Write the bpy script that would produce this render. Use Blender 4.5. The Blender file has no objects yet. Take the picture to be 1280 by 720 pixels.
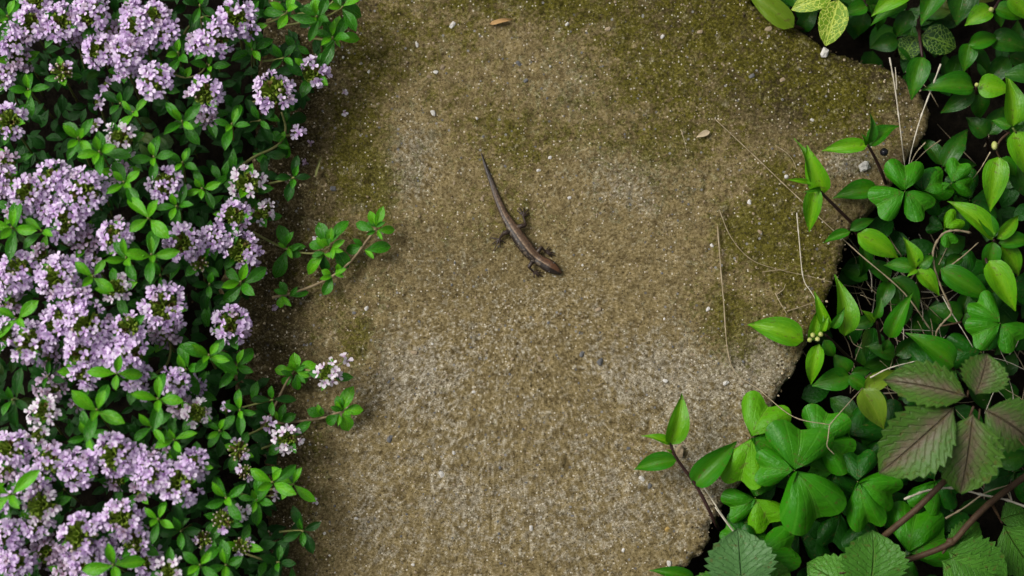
import bpy, math, random
import numpy as np
from mathutils import Vector, Matrix, Quaternion
random.seed(7)
R = math.radians
C = bpy.context.scene.collection
MM = 0.001

# ------------------------------------------------------------------ camera
D = 0.75                      # camera distance from the slab
TILT = R(8)
PX = 0.00033                  # one photo pixel on the slab, in metres
LENS = 36 * D / (1280 * PX)
cam_d = bpy.data.cameras.new('camera')
cam = bpy.data.objects.new('camera', cam_d)
C.objects.link(cam)
cam.location = (0, -D * math.sin(TILT), D * math.cos(TILT))
cam.rotation_euler = (TILT, 0, 0)
cam_d.lens = LENS
cam_d.clip_start = 0.01
cam_d.clip_end = 200
cam_d.dof.use_dof = True
cam_d.dof.focus_distance = D - 0.006
cam_d.dof.aperture_fstop = 7.1
bpy.context.scene.camera = cam

# ------------------------------------------------------------------ light
SUN_EL, SUN_AZ = R(48), R(-68)      # high and veiled, from the upper left of the picture
world = bpy.data.worlds.new('World')
bpy.context.scene.world = world
world.use_nodes = True
wn, wl = world.node_tree.nodes, world.node_tree.links
bg = wn['Background']
sky = wn.new('ShaderNodeTexSky')
sky.sky_type = 'NISHITA'
sky.sun_disc = False
sky.sun_elevation = SUN_EL
sky.sun_rotation = SUN_AZ
sky.dust_density = 6
sky.ozone_density = 0.6
hs = wn.new('ShaderNodeHueSaturation')
hs.inputs['Saturation'].default_value = 0.22      # overcast: nearly grey
wl.new(sky.outputs[0], hs.inputs['Color'])
wl.new(hs.outputs[0], bg.inputs['Color'])
bg.inputs['Strength'].default_value = 0.05
sun_d = bpy.data.lights.new('sun', 'SUN')
sun_d.energy = 1.5
sun_d.angle = R(30)
sun_d.color = (1.0, 0.97, 0.91)
sun = bpy.data.objects.new('sun', sun_d)
C.objects.link(sun)
sdir = Vector((math.sin(SUN_AZ) * math.cos(SUN_EL), math.cos(SUN_AZ) * math.cos(SUN_EL), math.sin(SUN_EL)))
sun.rotation_euler = sdir.to_track_quat('Z', 'Y').to_euler()
sun.location = sdir * 2
vs = bpy.context.scene.view_settings
vs.view_transform = 'Standard'
vs.look = 'None'
vs.exposure = 0.85
vs.gamma = 1

# ------------------------------------------------------------------ helpers
CAM = cam.location.copy()
RX = Vector((1, 0, 0))
UP = Vector((0, math.cos(TILT), math.sin(TILT)))
FW = Vector((0, math.sin(TILT), -math.cos(TILT)))


def W(px, py, z=0.0):
    """world point seen at photo pixel px, py, at a height of z millimetres"""
    d = FW + RX * ((px - 640) * PX / D) + UP * ((360 - py) * PX / D)
    t = (z * MM - CAM.z) / d.z
    return CAM + d * t


def catmull(pts, n=5):
    pts = [Vector(p) for p in pts]
    if len(pts) < 3:
        return [pts[0].lerp(pts[-1], i / n) for i in range(n + 1)]
    out = []
    P = [pts[0] * 2 - pts[1]] + pts + [pts[-1] * 2 - pts[-2]]
    for i in range(1, len(P) - 2):
        a, b, c, d = P[i - 1:i + 3]
        for k in range(n):
            t = k / n
            out.append(0.5 * ((2 * b) + (c - a) * t + (2 * a - 5 * b + 4 * c - d) * t * t + (3 * b - a - 3 * c + d) * t ** 3))
    out.append(pts[-1])
    return out


class MB:
    """collects faces for one mesh"""
    def __init__(self):
        self.v, self.f, self.uv, self.m = [], [], [], []

    def tube(self, pts, r0, r1=None, sides=6, n=5, mi=0, flat=1.0, jit=0.0):
        r1 = r0 if r1 is None else r1
        P = catmull(pts, n)
        N = len(P)
        base = len(self.v)
        ref = Vector((0.13, 0.21, 1)).normalized()
        for i, p in enumerate(P):
            t = (P[min(i + 1, N - 1)] - P[max(i - 1, 0)])
            t = t.normalized() if t.length > 1e-9 else Vector((0, 0, 1))
            a = t.cross(ref)
            a = a.normalized() if a.length > 1e-4 else t.orthogonal().normalized()
            b = t.cross(a)
            r = (r0 + (r1 - r0) * i / (N - 1)) * (1 + jit * math.sin(i * 2.7 + N) * math.sin(i * 0.9 + 1))
            for k in range(sides):
                an = 2 * math.pi * k / sides
                self.v.append(p + (a * math.cos(an) + b * math.sin(an) * flat) * r)
                self.uv.append((i / (N - 1), k / sides))
        for i in range(N - 1):
            for k in range(sides):
                k2 = (k + 1) % sides
                self.f.append((base + i * sides + k, base + i * sides + k2, base + (i + 1) * sides + k2, base + (i + 1) * sides + k))
                self.m.append(mi)
        self.f.append(tuple(base + k for k in reversed(range(sides)))); self.m.append(mi)
        self.f.append(tuple(base + (N - 1) * sides + k for k in range(sides))); self.m.append(mi)

    def blob(self, c, r, seed=0, rough=0.25, squash=1.0, lat=4, lon=7, mi=0, rot=None):
        rn = random.Random(seed)
        base = len(self.v)
        c = Vector(c)
        rr = r if isinstance(r, (tuple, list)) else (r, r, r * squash)
        q = rot or Quaternion()
        def put(d):
            k = 1 + rn.uniform(-rough, rough)
            self.v.append(c + q @ Vector((d[0] * rr[0] * k, d[1] * rr[1] * k, d[2] * rr[2] * k)))
            self.uv.append((0.5, 0.5))
        put((0, 0, 1))
        for i in range(1, lat):
            th = math.pi * i / lat
            for j in range(lon):
                ph = 2 * math.pi * (j + 0.5 * (i % 2)) / lon
                put((math.sin(th) * math.cos(ph), math.sin(th) * math.sin(ph), math.cos(th)))
        put((0, 0, -1))
        last = len(self.v) - 1
        for j in range(lon):
            j2 = (j + 1) % lon
            self.f.append((base, base + 1 + j, base + 1 + j2)); self.m.append(mi)
            for i in range(lat - 2):
                a = base + 1 + i * lon
                self.f.append((a + j, a + lon + j, a + lon + j2, a + j2)); self.m.append(mi)
            a = base + 1 + (lat - 2) * lon
            self.f.append((a + j, last, a + j2)); self.m.append(mi)

    def mesh(self, name, mats, smooth=True):
        me = bpy.data.meshes.new(name)
        me.from_pydata([tuple(v) for v in self.v], [], self.f)
        ul = me.uv_layers.new(name='UVMap')
        idx = np.empty(len(me.loops), dtype=np.int32)
        me.loops.foreach_get('vertex_index', idx)
        ul.data.foreach_set('uv', np.array(self.uv, dtype=np.float32)[idx].ravel())
        for m in (mats if isinstance(mats, (list, tuple)) else [mats]):
            me.materials.append(m)
        me.polygons.foreach_set('material_index', np.array(self.m, dtype=np.int32))
        if smooth:
            me.polygons.foreach_set('use_smooth', np.ones(len(me.polygons), dtype=bool))
        me.update()
        return me


def obj(name, mesh, parent=None, mat=None):
    """one mesh object; mat is its WORLD matrix (parents are unrotated empties or carry _w)"""
    o = bpy.data.objects.new(name, mesh)
    C.objects.link(o)
    M = mat if mat is not None else Matrix.Identity(4)
    if parent is not None:
        o.parent = parent
        o.matrix_parent_inverse = Matrix.Identity(4)
        M2 = WM[parent.name].inverted() @ M
    else:
        M2 = M
    o.matrix_basis = M2
    WM[o.name] = M.copy()
    return o


WM = {}


def thing(name, label, cat, loc, group=None):
    o = bpy.data.objects.new(name, None)
    C.objects.link(o)
    o.empty_display_size = 0.005
    o.location = loc
    WM[o.name] = Matrix.Translation(loc)
    o['label'] = label
    o['category'] = cat
    if group:
        o['group'] = group
    return o


def tag(o, label=None, cat=None, group=None, kind=None):
    for k, v in (('label', label), ('category', cat), ('group', group), ('kind', kind)):
        if v:
            o[k] = v
    return o


def frame(base, tip, width, roll=0.0, lift=None):
    """matrix that lays a unit leaf (x 0..1, y +-0.5, z up) from base to tip"""
    x = tip - base
    L = x.length
    x = x / L
    upv = Vector((0, 0, 1))
    y = upv.cross(x)
    if y.length < 1e-3:
        y = Vector((0, 1, 0)).cross(x)
    y.normalize()
    z = x.cross(y)
    q = Quaternion(x, roll)
    y, z = q @ y, q @ z
    M = Matrix(((x.x * L, y.x * width, z.x * L, base.x), (x.y * L, y.y * width, z.y * L, base.y), (x.z * L, y.z * width, z.z * L, base.z), (0, 0, 0, 1)))
    return M


# ------------------------------------------------------------------ materials
def newmat(name):
    m = bpy.data.materials.new(name)
    m.use_nodes = True
    nt = m.node_tree
    return m, nt, nt.nodes, nt.links, nt.nodes['Principled BSDF']


def ramp(n, stops):
    r = n.new('ShaderNodeValToRGB')
    e = r.color_ramp.elements
    while len(e) < len(stops):
        e.new(0.5)
    for el, (p, c) in zip(e, stops):
        el.position = p
        el.color = (*c, 1) if len(c) == 3 else c
    return r


def mixc(n, l, fac, a, b, blend='MIX'):
    x = n.new('ShaderNodeMix')
    x.data_type = 'RGBA'
    x.blend_type = blend
    for sock, val in ((x.inputs[0], fac), (x.inputs[6], a), (x.inputs[7], b)):
        if hasattr(val, 'is_linked'):
            l.new(val, sock)
        elif isinstance(val, (int, float)):
            sock.default_value = val
        else:
            sock.default_value = (*val, 1)
    return x.outputs[2]


def math_(n, l, op, a, b=0.0, c=None, clamp=False):
    x = n.new('ShaderNodeMath')
    x.operation = op
    x.use_clamp = clamp
    for i, val in enumerate((a, b) if c is None else (a, b, c)):
        if hasattr(val, 'is_linked'):
            l.new(val, x.inputs[i])
        else:
            x.inputs[i].default_value = val
    return x.outputs[0]


def noise(n, l, scale, detail=3, rough=0.6, coord='Object', off=None):
    tc = n.new('ShaderNodeTexCoord')
    t = n.new('ShaderNodeTexNoise')
    t.inputs['Scale'].default_value = scale
    t.inputs['Detail'].default_value = detail
    t.inputs['Roughness'].default_value = rough
    l.new(tc.outputs[coord], t.inputs['Vector'])
    return t.outputs['Fac']


def translucent_out(nt, bsdf, color, amount):
    n, l = nt.nodes, nt.links
    tr = n.new('ShaderNodeBsdfTranslucent')
    if hasattr(color, 'is_linked'):
        l.new(color, tr.inputs['Color'])
    else:
        tr.inputs['Color'].default_value = (*color, 1)
    mx = n.new('ShaderNodeMixShader')
    mx.inputs[0].default_value = amount
    l.new(bsdf.outputs[0], mx.inputs[1])
    l.new(tr.outputs[0], mx.inputs[2])
    l.new(mx.outputs[0], n['Material Output'].inputs['Surface'])


def leaf_mat(name, col, vein, edge=None, nv=7, rough=0.36, spread=0.35, veinw=0.035, side=0.5, tl=0.18, blotch=None, parallel=False, bump=0.5, blotchw=0.36, spec=0.24, veind=0.35):
    """a leaf: UV x runs base to tip, y across with the midrib at 0.5"""
    m, nt, n, l, b = newmat(name)
    uv = n.new('ShaderNodeUVMap')
    sp = n.new('ShaderNodeSeparateXYZ')
    l.new(uv.outputs[0], sp.inputs[0])
    u, v = sp.outputs[0], sp.outputs[1]
    d = math_(n, l, 'ABSOLUTE', math_(n, l, 'SUBTRACT', v, 0.5))
    mid = n.new('ShaderNodeMapRange')
    mid.inputs[1].default_value = 0.0
    mid.inputs[2].default_value = veinw
    mid.inputs[3].default_value = 1.0
    mid.inputs[4].default_value = 0.0
    l.new(d, mid.inputs[0])
    if parallel:
        ph = math_(n, l, 'MULTIPLY', d, nv * 12.566)
    else:
        ph = math_(n, l, 'MULTIPLY', math_(n, l, 'SUBTRACT', u, math_(n, l, 'MULTIPLY', d, 0.75)), nv * 6.283)
    sn = math_(n, l, 'SINE', ph)
    sv = n.new('ShaderNodeMapRange')
    sv.inputs[1].default_value = 0.72
    sv.inputs[2].default_value = 1.0
    l.new(sn, sv.inputs[0])
    veins = math_(n, l, 'MAXIMUM', mid.outputs[0], math_(n, l, 'MULTIPLY', sv.outputs[0], side), clamp=True)
    oi = n.new('ShaderNodeObjectInfo')
    nz = noise(n, l, 3.0, 4, coord='UV')
    nz2 = noise(n, l, 9, 4, coord='UV')
    dark = tuple(c * (1 - spread) for c in col)
    lite = tuple(min(1, c * (1 + spread)) for c in (col[0] * 1.25, col[1], col[2]))
    c1 = mixc(n, l, oi.outputs['Random'], dark, lite)
    c2 = mixc(n, l, math_(n, l, 'MULTIPLY', nz, 0.7), c1, edge or lite)
    if blotch:
        msk = n.new('ShaderNodeMapRange')
        msk.inputs[1].default_value = blotchw
        msk.inputs[2].default_value = 0.02
        l.new(math_(n, l, 'ADD', d, math_(n, l, 'MULTIPLY', math_(n, l, 'SUBTRACT', nz2, 0.5), 0.5)), msk.inputs[0])
        c2 = mixc(n, l, math_(n, l, 'MULTIPLY', msk.outputs[0], 0.75), c2, blotch)
    c3 = mixc(n, l, math_(n, l, 'MULTIPLY', veins, 0.75), c2, vein)
    spk = n.new('ShaderNodeMapRange')
    spk.inputs[1].default_value = 0.62
    spk.inputs[2].default_value = 0.70
    l.new(noise(n, l, 11, 2, 0.5), spk.inputs[0])
    c3 = mixc(n, l, math_(n, l, 'MULTIPLY', spk.outputs[0], 0.55), c3, (0.10, 0.075, 0.02))
    l.new(c3, b.inputs['Base Color'])
    rr = math_(n, l, 'MULTIPLY_ADD', nz2, 0.35, rough - 0.19)
    l.new(rr, b.inputs['Roughness'])
    b.inputs['Specular IOR Level'].default_value = spec
    bp = n.new('ShaderNodeBump')
    bp.inputs['Strength'].default_value = bump
    bp.inputs['Distance'].default_value = 0.0011
    h = math_(n, l, 'MULTIPLY_ADD', veins, -veind, math_(n, l, 'MULTIPLY_ADD', nz2, 0.5, math_(n, l, 'MULTIPLY', nz, 1.3)))
    l.new(h, bp.inputs['Height'])
    l.new(bp.outputs[0], b.inputs['Normal'])
    translucent_out(nt, b, mixc(n, l, 0.5, c3, (0.06, 0.30, 0.004)), tl)
    return m


def plain(name, col, col2, scale=600, rough=0.7, bump=0.4, dist=0.0003, spec=0.3, rnd=0.0):
    m, nt, n, l, b = newmat(name)
    nz = noise(n, l, scale, 4)
    r = ramp(n, [(0.3, col), (0.7, col2)])
    l.new(nz, r.inputs[0])
    out = r.outputs[0]
    if rnd:
        oi = n.new('ShaderNodeObjectInfo')
        out = mixc(n, l, math_(n, l, 'MULTIPLY', oi.outputs['Random'], rnd), out, tuple(c * 0.45 for c in col))
    l.new(out, b.inputs['Base Color'])
    b.inputs['Roughness'].default_value = rough
    b.inputs['Specular IOR Level'].default_value = spec
    bp = n.new('ShaderNodeBump')
    bp.inputs['Strength'].default_value = bump
    bp.inputs['Distance'].default_value = dist
    l.new(nz, bp.inputs['Height'])
    l.new(bp.outputs[0], b.inputs['Normal'])
    return m


M = {}
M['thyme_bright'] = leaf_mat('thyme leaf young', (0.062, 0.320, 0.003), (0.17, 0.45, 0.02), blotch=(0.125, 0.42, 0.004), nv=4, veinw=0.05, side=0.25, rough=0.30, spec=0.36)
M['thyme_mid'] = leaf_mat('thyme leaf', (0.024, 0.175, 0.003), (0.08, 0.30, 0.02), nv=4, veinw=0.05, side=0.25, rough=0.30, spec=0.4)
M['thyme_dark'] = leaf_mat('thyme leaf old and shaded', (0.006, 0.055, 0.003), (0.02, 0.10, 0.01), nv=4, veinw=0.05, side=0.2, rough=0.4, tl=0.1)  # darkened leaf copy; shade deep in the thyme is put into its colour
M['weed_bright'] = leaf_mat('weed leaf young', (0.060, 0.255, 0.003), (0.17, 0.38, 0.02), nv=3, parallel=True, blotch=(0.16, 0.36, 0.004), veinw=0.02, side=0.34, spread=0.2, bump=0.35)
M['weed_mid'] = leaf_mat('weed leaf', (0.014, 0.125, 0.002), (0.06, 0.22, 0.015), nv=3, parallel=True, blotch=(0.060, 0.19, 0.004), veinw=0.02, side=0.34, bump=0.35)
M['weed_dark'] = leaf_mat('weed leaf shade tone', (0.008, 0.068, 0.002), (0.03, 0.12, 0.01), nv=3, parallel=True, blotch=(0.030, 0.11, 0.004), veinw=0.02, side=0.2, tl=0.1, bump=0.35)  # toned down to paint shade onto low and upper-right weed leaves
M['weed_yellow'] = leaf_mat('weed leaf yellowing', (0.085, 0.18, 0.012), (0.20, 0.26, 0.03), edge=(0.17, 0.27, 0.01), nv=3, parallel=True, veinw=0.02, side=0.2, spread=0.15, bump=0.35)
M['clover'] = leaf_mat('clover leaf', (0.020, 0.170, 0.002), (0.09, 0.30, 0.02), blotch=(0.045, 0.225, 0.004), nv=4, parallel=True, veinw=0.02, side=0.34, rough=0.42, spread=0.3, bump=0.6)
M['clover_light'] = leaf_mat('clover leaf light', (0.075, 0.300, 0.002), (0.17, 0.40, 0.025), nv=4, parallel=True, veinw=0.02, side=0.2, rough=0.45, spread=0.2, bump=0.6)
M['clover_dark'] = leaf_mat('clover leaf deep', (0.006, 0.070, 0.002), (0.025, 0.13, 0.012), nv=4, parallel=True, veinw=0.02, side=0.2, rough=0.42, tl=0.1, bump=0.6)  # clover copy darkened so that low leaves carry painted shade
M['creeper'] = leaf_mat('creeper leaf', (0.050, 0.140, 0.016), (0.11, 0.085, 0.05), nv=9, veinw=0.022, side=0.28, rough=0.42, spread=0.15, blotch=(0.150, 0.088, 0.078), blotchw=0.31, bump=0.9, veind=1.0)
M['creeper_green'] = leaf_mat('creeper leaf green', (0.045, 0.175, 0.016), (0.11, 0.24, 0.04), nv=9, veinw=0.022, side=0.3, rough=0.42, spread=0.3, bump=0.9, veind=1.0)
M['creeper_grey'] = leaf_mat('creeper leaf grey', (0.055, 0.165, 0.045), (0.11, 0.24, 0.08), nv=9, veinw=0.022, side=0.3, rough=0.42, spread=0.12, bump=0.9, veind=1.0)


def veined(name, g, y):
    m, nt, n, l, b = newmat(name)
    uv = n.new('ShaderNodeUVMap')
    mp = n.new('ShaderNodeMapping')
    mp.inputs['Scale'].default_value = (9, 7, 1)
    l.new(uv.outputs[0], mp.inputs[0])
    nzv = n.new('ShaderNodeTexNoise'); nzv.inputs['Scale'].default_value = 1.3
    l.new(mp.outputs[0], nzv.inputs['Vector'])
    ad = n.new('ShaderNodeMixRGB'); ad.blend_type = 'ADD'; ad.inputs[0].default_value = 0.6
    l.new(mp.outputs[0], ad.inputs[1]); l.new(nzv.outputs['Color'], ad.inputs[2])
    vo = n.new('ShaderNodeTexVoronoi'); vo.feature = 'DISTANCE_TO_EDGE'; vo.inputs['Scale'].default_value = 1.0
    l.new(ad.outputs[0], vo.inputs['Vector'])
    r = ramp(n, [(0.015, (1, 1, 1)), (0.11, (0, 0, 0))])
    l.new(vo.outputs['Distance'], r.inputs[0])
    sp = n.new('ShaderNodeSeparateXYZ'); l.new(uv.outputs[0], sp.inputs[0])
    d = math_(n, l, 'ABSOLUTE', math_(n, l, 'SUBTRACT', sp.outputs[1], 0.5))
    mid = math_(n, l, 'LESS_THAN', d, 0.025)
    vf = math_(n, l, 'MAXIMUM', r.outputs[0], mid)
    c = mixc(n, l, vf, g, y)
    l.new(c, b.inputs['Base Color'])
    b.inputs['Roughness'].default_value = 0.45
    bp = n.new('ShaderNodeBump'); bp.inputs['Strength'].default_value = 0.5; bp.inputs['Distance'].default_value = 0.0003
    l.new(math_(n, l, 'MULTIPLY', vf, -1), bp.inputs['Height']); l.new(bp.outputs[0], b.inputs['Normal'])
    translucent_out(nt, b, c, 0.2)
    return m


M['yellow_vein'] = veined('yellow veined leaf', (0.16, 0.30, 0.008), (0.52, 0.62, 0.09))
M['dark_vein'] = veined('green veined leaf', (0.014, 0.065, 0.004), (0.15, 0.28, 0.03))


def petal_mat(name, a, bcol, throat):
    m, nt, n, l, b = newmat(name)
    uv = n.new('ShaderNodeUVMap')
    sp = n.new('ShaderNodeSeparateXYZ'); l.new(uv.outputs[0], sp.inputs[0])
    oi = n.new('ShaderNodeObjectInfo')
    c = mixc(n, l, oi.outputs['Random'], a, bcol)
    r = ramp(n, [(0.02, (1, 1, 1)), (0.42, (0, 0, 0))])
    l.new(sp.outputs[0], r.inputs[0])
    c2 = mixc(n, l, r.outputs[0], c, throat)
    l.new(c2, b.inputs['Base Color'])
    b.inputs['Roughness'].default_value = 0.65
    b.inputs['Specular IOR Level'].default_value = 0.2
    translucent_out(nt, b, c2, 0.25)
    return m


M['petal'] = petal_mat('thyme petal', (0.75, 0.56, 0.86), (0.91, 0.79, 0.96), (0.50, 0.27, 0.58))
M['petal_white'] = petal_mat('thyme petal pale', (0.84, 0.74, 0.84), (0.90, 0.84, 0.90), (0.62, 0.40, 0.60))
M['petal_dull'] = petal_mat('thyme petal faded and shaded', (0.50, 0.37, 0.52), (0.66, 0.54, 0.66), (0.30, 0.17, 0.24))  # faded florets, and dim heads whose shade is painted into the petals
M['calyx'] = plain('thyme calyx', (0.11, 0.22, 0.012), (0.27, 0.35, 0.04), 500, 0.6)
M['calyx_red'] = plain('thyme calyx reddish', (0.17, 0.075, 0.03), (0.13, 0.16, 0.03), 500, 0.6)
M['bud'] = plain('thyme bud', (0.48, 0.36, 0.36), (0.60, 0.54, 0.40), 400, 0.6)
M['thyme_stem'] = plain('thyme stem', (0.12, 0.16, 0.035), (0.24, 0.22, 0.08), 250, 0.6)
M['thyme_wood'] = plain('thyme stem woody', (0.17, 0.12, 0.06), (0.33, 0.26, 0.15), 250, 0.7)
M['crumb'] = plain('soil crumb', (0.030, 0.021, 0.010), (0.085, 0.062, 0.032), 500, 0.95)
M['maroon'] = plain('maroon stem', (0.018, 0.008, 0.007), (0.045, 0.018, 0.014), 400, 0.5)
M['vine'] = plain('creeper stem', (0.042, 0.020, 0.010), (0.075, 0.045, 0.020), 300, 0.65)
M['petiole'] = plain('green stalk', (0.06, 0.12, 0.02), (0.14, 0.15, 0.04), 300, 0.55)
M['straw'] = plain('dry straw', (0.30, 0.23, 0.13), (0.52, 0.44, 0.29), 350, 0.75, rnd=0.7)
M['straw_pale'] = plain('bleached straw', (0.45, 0.40, 0.30), (0.66, 0.61, 0.50), 350, 0.75, rnd=0.3)
M['soil'] = plain('dark soil', (0.004, 0.003, 0.002), (0.013, 0.010, 0.006), 220, 0.95, bump=1.0, dist=0.002, spec=0.1)
M['white_stone'] = plain('white quartz', (0.42, 0.40, 0.36), (0.74, 0.72, 0.67), 350, 0.55, rnd=0.25)
M['grey_stone'] = plain('grey stone', (0.10, 0.10, 0.10), (0.20, 0.20, 0.20), 500, 0.7, rnd=0.5)
M['tan_stone'] = plain('tan stone', (0.24, 0.18, 0.11), (0.40, 0.32, 0.21), 500, 0.75, rnd=0.4)
M['amber_stone'] = plain('amber stone', (0.30, 0.19, 0.05), (0.45, 0.31, 0.10), 500, 0.5)
M['berry'] = plain('black berry', (0.006, 0.006, 0.010), (0.014, 0.013, 0.022), 200, 0.25, spec=0.6)
M['dry_leaf'] = plain('dry leaf scrap', (0.32, 0.17, 0.06), (0.46, 0.30, 0.13), 300, 0.8)
M['husk'] = plain('dry husk', (0.38, 0.29, 0.17), (0.55, 0.46, 0.32), 400, 0.7)
M['weed_bud'] = plain('weed bud', (0.30, 0.36, 0.06), (0.50, 0.50, 0.20), 400, 0.5)


def concrete():
    m, nt, n, l, b = newmat('weathered concrete')
    at = n.new('ShaderNodeAttribute'); at.attribute_name = 'cover'
    sp = n.new('ShaderNodeSeparateColor'); l.new(at.outputs['Color'], sp.inputs[0])
    moss, pale, damp_and_shade = sp.outputs[0], sp.outputs[1], sp.outputs[2]
    f1 = noise(n, l, 850, 5, 0.7)
    f2 = noise(n, l, 2400, 3, 0.6)
    f0 = noise(n, l, 420, 3, 0.7)
    g = noise(n, l, 160, 4, 0.65)
    big = noise(n, l, 42, 4, 0.6)
    grit = math_(n, l, 'ADD', math_(n, l, 'MULTIPLY', f1, 0.7), math_(n, l, 'MULTIPLY', f2, 0.3))
    r = ramp(n, [(0.35, (0.024, 0.016, 0.006)), (0.43, (0.116, 0.087, 0.035)), (0.54, (0.204, 0.158, 0.073)), (0.70, (0.42, 0.36, 0.23))])
    l.new(grit, r.inputs[0])
    rp = ramp(n, [(0.36, (0.040, 0.034, 0.024)), (0.43, (0.130, 0.106, 0.064)), (0.53, (0.265, 0.230, 0.160)), (0.67, (0.60, 0.57, 0.49))])
    l.new(grit, rp.inputs[0])
    rm = ramp(n, [(0.36, (0.009, 0.007, 0.001)), (0.47, (0.050, 0.046, 0.002)), (0.57, (0.100, 0.090, 0.006)), (0.66, (0.24, 0.22, 0.11))])
    l.new(grit, rm.inputs[0])
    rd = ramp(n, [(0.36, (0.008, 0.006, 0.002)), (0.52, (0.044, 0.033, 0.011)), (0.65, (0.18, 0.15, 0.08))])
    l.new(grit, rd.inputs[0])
    def soft(mask, amt, w=0.22):
        s = math_(n, l, 'ADD', mask, math_(n, l, 'MULTIPLY', math_(n, l, 'SUBTRACT', math_(n, l, 'ADD', math_(n, l, 'MULTIPLY', g, 0.6), math_(n, l, 'MULTIPLY', f0, 1.1)), 0.85), amt))
        mr = n.new('ShaderNodeMapRange')
        mr.interpolation_type = 'SMOOTHSTEP'
        mr.inputs[1].default_value = 0.5 - w
        mr.inputs[2].default_value = 0.5 + w
        l.new(s, mr.inputs[0])
        return mr.outputs[0]
    pm = soft(math_(n, l, 'ADD', pale, math_(n, l, 'MULTIPLY', math_(n, l, 'SUBTRACT', big, 0.5), 0.8)), 2.4, 0.25)
    c = mixc(n, l, pm, r.outputs[0], rp.outputs[0])
    c = mixc(n, l, soft(damp_and_shade, 1.0, 0.4), c, rd.outputs[0])
    mm = soft(moss, 2.1, 0.32)
    c = mixc(n, l, math_(n, l, 'MULTIPLY', mm, 0.9), c, rm.outputs[0])
    lich = n.new('ShaderNodeMapRange')
    lich.inputs[1].default_value = 0.585
    lich.inputs[2].default_value = 0.70
    l.new(math_(n, l, 'ADD', math_(n, l, 'MULTIPLY', f0, 0.6), math_(n, l, 'MULTIPLY', noise(n, l, 130, 3, 0.6), 0.45)), lich.inputs[0])
    c = mixc(n, l, math_(n, l, 'MULTIPLY', lich.outputs[0], 0.6), c, rp.outputs[0])
    blo = ramp(n, [(0.34, (0.56, 0.53, 0.48)), (0.5, (1, 1, 1)), (0.66, (1.28, 1.26, 1.22))])
    l.new(noise(n, l, 210, 4, 0.65), blo.inputs[0])
    c = mixc(n, l, 0.8, c, blo.outputs[0], 'MULTIPLY')
    # pale quartz grains and dark grains set in the surface
    tc = n.new('ShaderNodeTexCoord')
    for sc, lim, rare, col in ((380, 0.20, 0.95, (0.74, 0.71, 0.64)), (800, 0.26, 0.90, (0.60, 0.55, 0.45)), (380, 0.22, 0.90, (0.10, 0.098, 0.095)), (900, 0.28, 0.78, (0.040, 0.030, 0.016))):
        vo = n.new('ShaderNodeTexVoronoi'); vo.inputs['Scale'].default_value = sc
        l.new(tc.outputs['Object'], vo.inputs['Vector'])
        s3 = n.new('ShaderNodeSeparateColor'); l.new(vo.outputs['Color'], s3.inputs[0])
        k = math_(n, l, 'MULTIPLY', math_(n, l, 'LESS_THAN', vo.outputs['Distance'], lim), math_(n, l, 'GREATER_THAN', s3.outputs[0], rare))
        c = mixc(n, l, math_(n, l, 'MULTIPLY', k, 0.8), c, col)
    l.new(c, b.inputs['Base Color'])
    b.inputs['Roughness'].default_value = 0.9
    b.inputs['Specular IOR Level'].default_value = 0.15
    bp = n.new('ShaderNodeBump'); bp.inputs['Strength'].default_value = 0.7; bp.inputs['Distance'].default_value = 0.0004
    l.new(grit, bp.inputs['Height']); l.new(bp.outputs[0], b.inputs['Normal'])
    return m


M['concrete'] = concrete()


def skin_mat():
    m, nt, n, l, b = newmat('lizard skin')
    at = n.new('ShaderNodeAttribute'); at.attribute_name = 'pattern'
    tc = n.new('ShaderNodeTexCoord')
    vo = n.new('ShaderNodeTexVoronoi'); vo.inputs['Scale'].default_value = 2100
    l.new(tc.outputs['Object'], vo.inputs['Vector'])
    nz = noise(n, l, 900, 3)
    c = mixc(n, l, math_(n, l, 'MULTIPLY', nz, 0.25), at.outputs['Color'], (0.02, 0.014, 0.010))
    c = mixc(n, l, math_(n, l, 'MULTIPLY', vo.outputs['Distance'], 0.5), c, (0.015, 0.010, 0.007))
    l.new(c, b.inputs['Base Color'])
    b.inputs['Roughness'].default_value = 0.42
    b.inputs['Specular IOR Level'].default_value = 0.4
    bp = n.new('ShaderNodeBump'); bp.inputs['Strength'].default_value = 0.6; bp.inputs['Distance'].default_value = 0.00015; bp.invert = True
    l.new(vo.outputs['Distance'], bp.inputs['Height']); l.new(bp.outputs[0], b.inputs['Normal'])
    return m


M['skin'] = skin_mat()
M['eye'] = plain('lizard eye', (0.004, 0.003, 0.002), (0.008, 0.006, 0.004), 900, 0.08, bump=0.0, spec=0.8)

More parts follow.
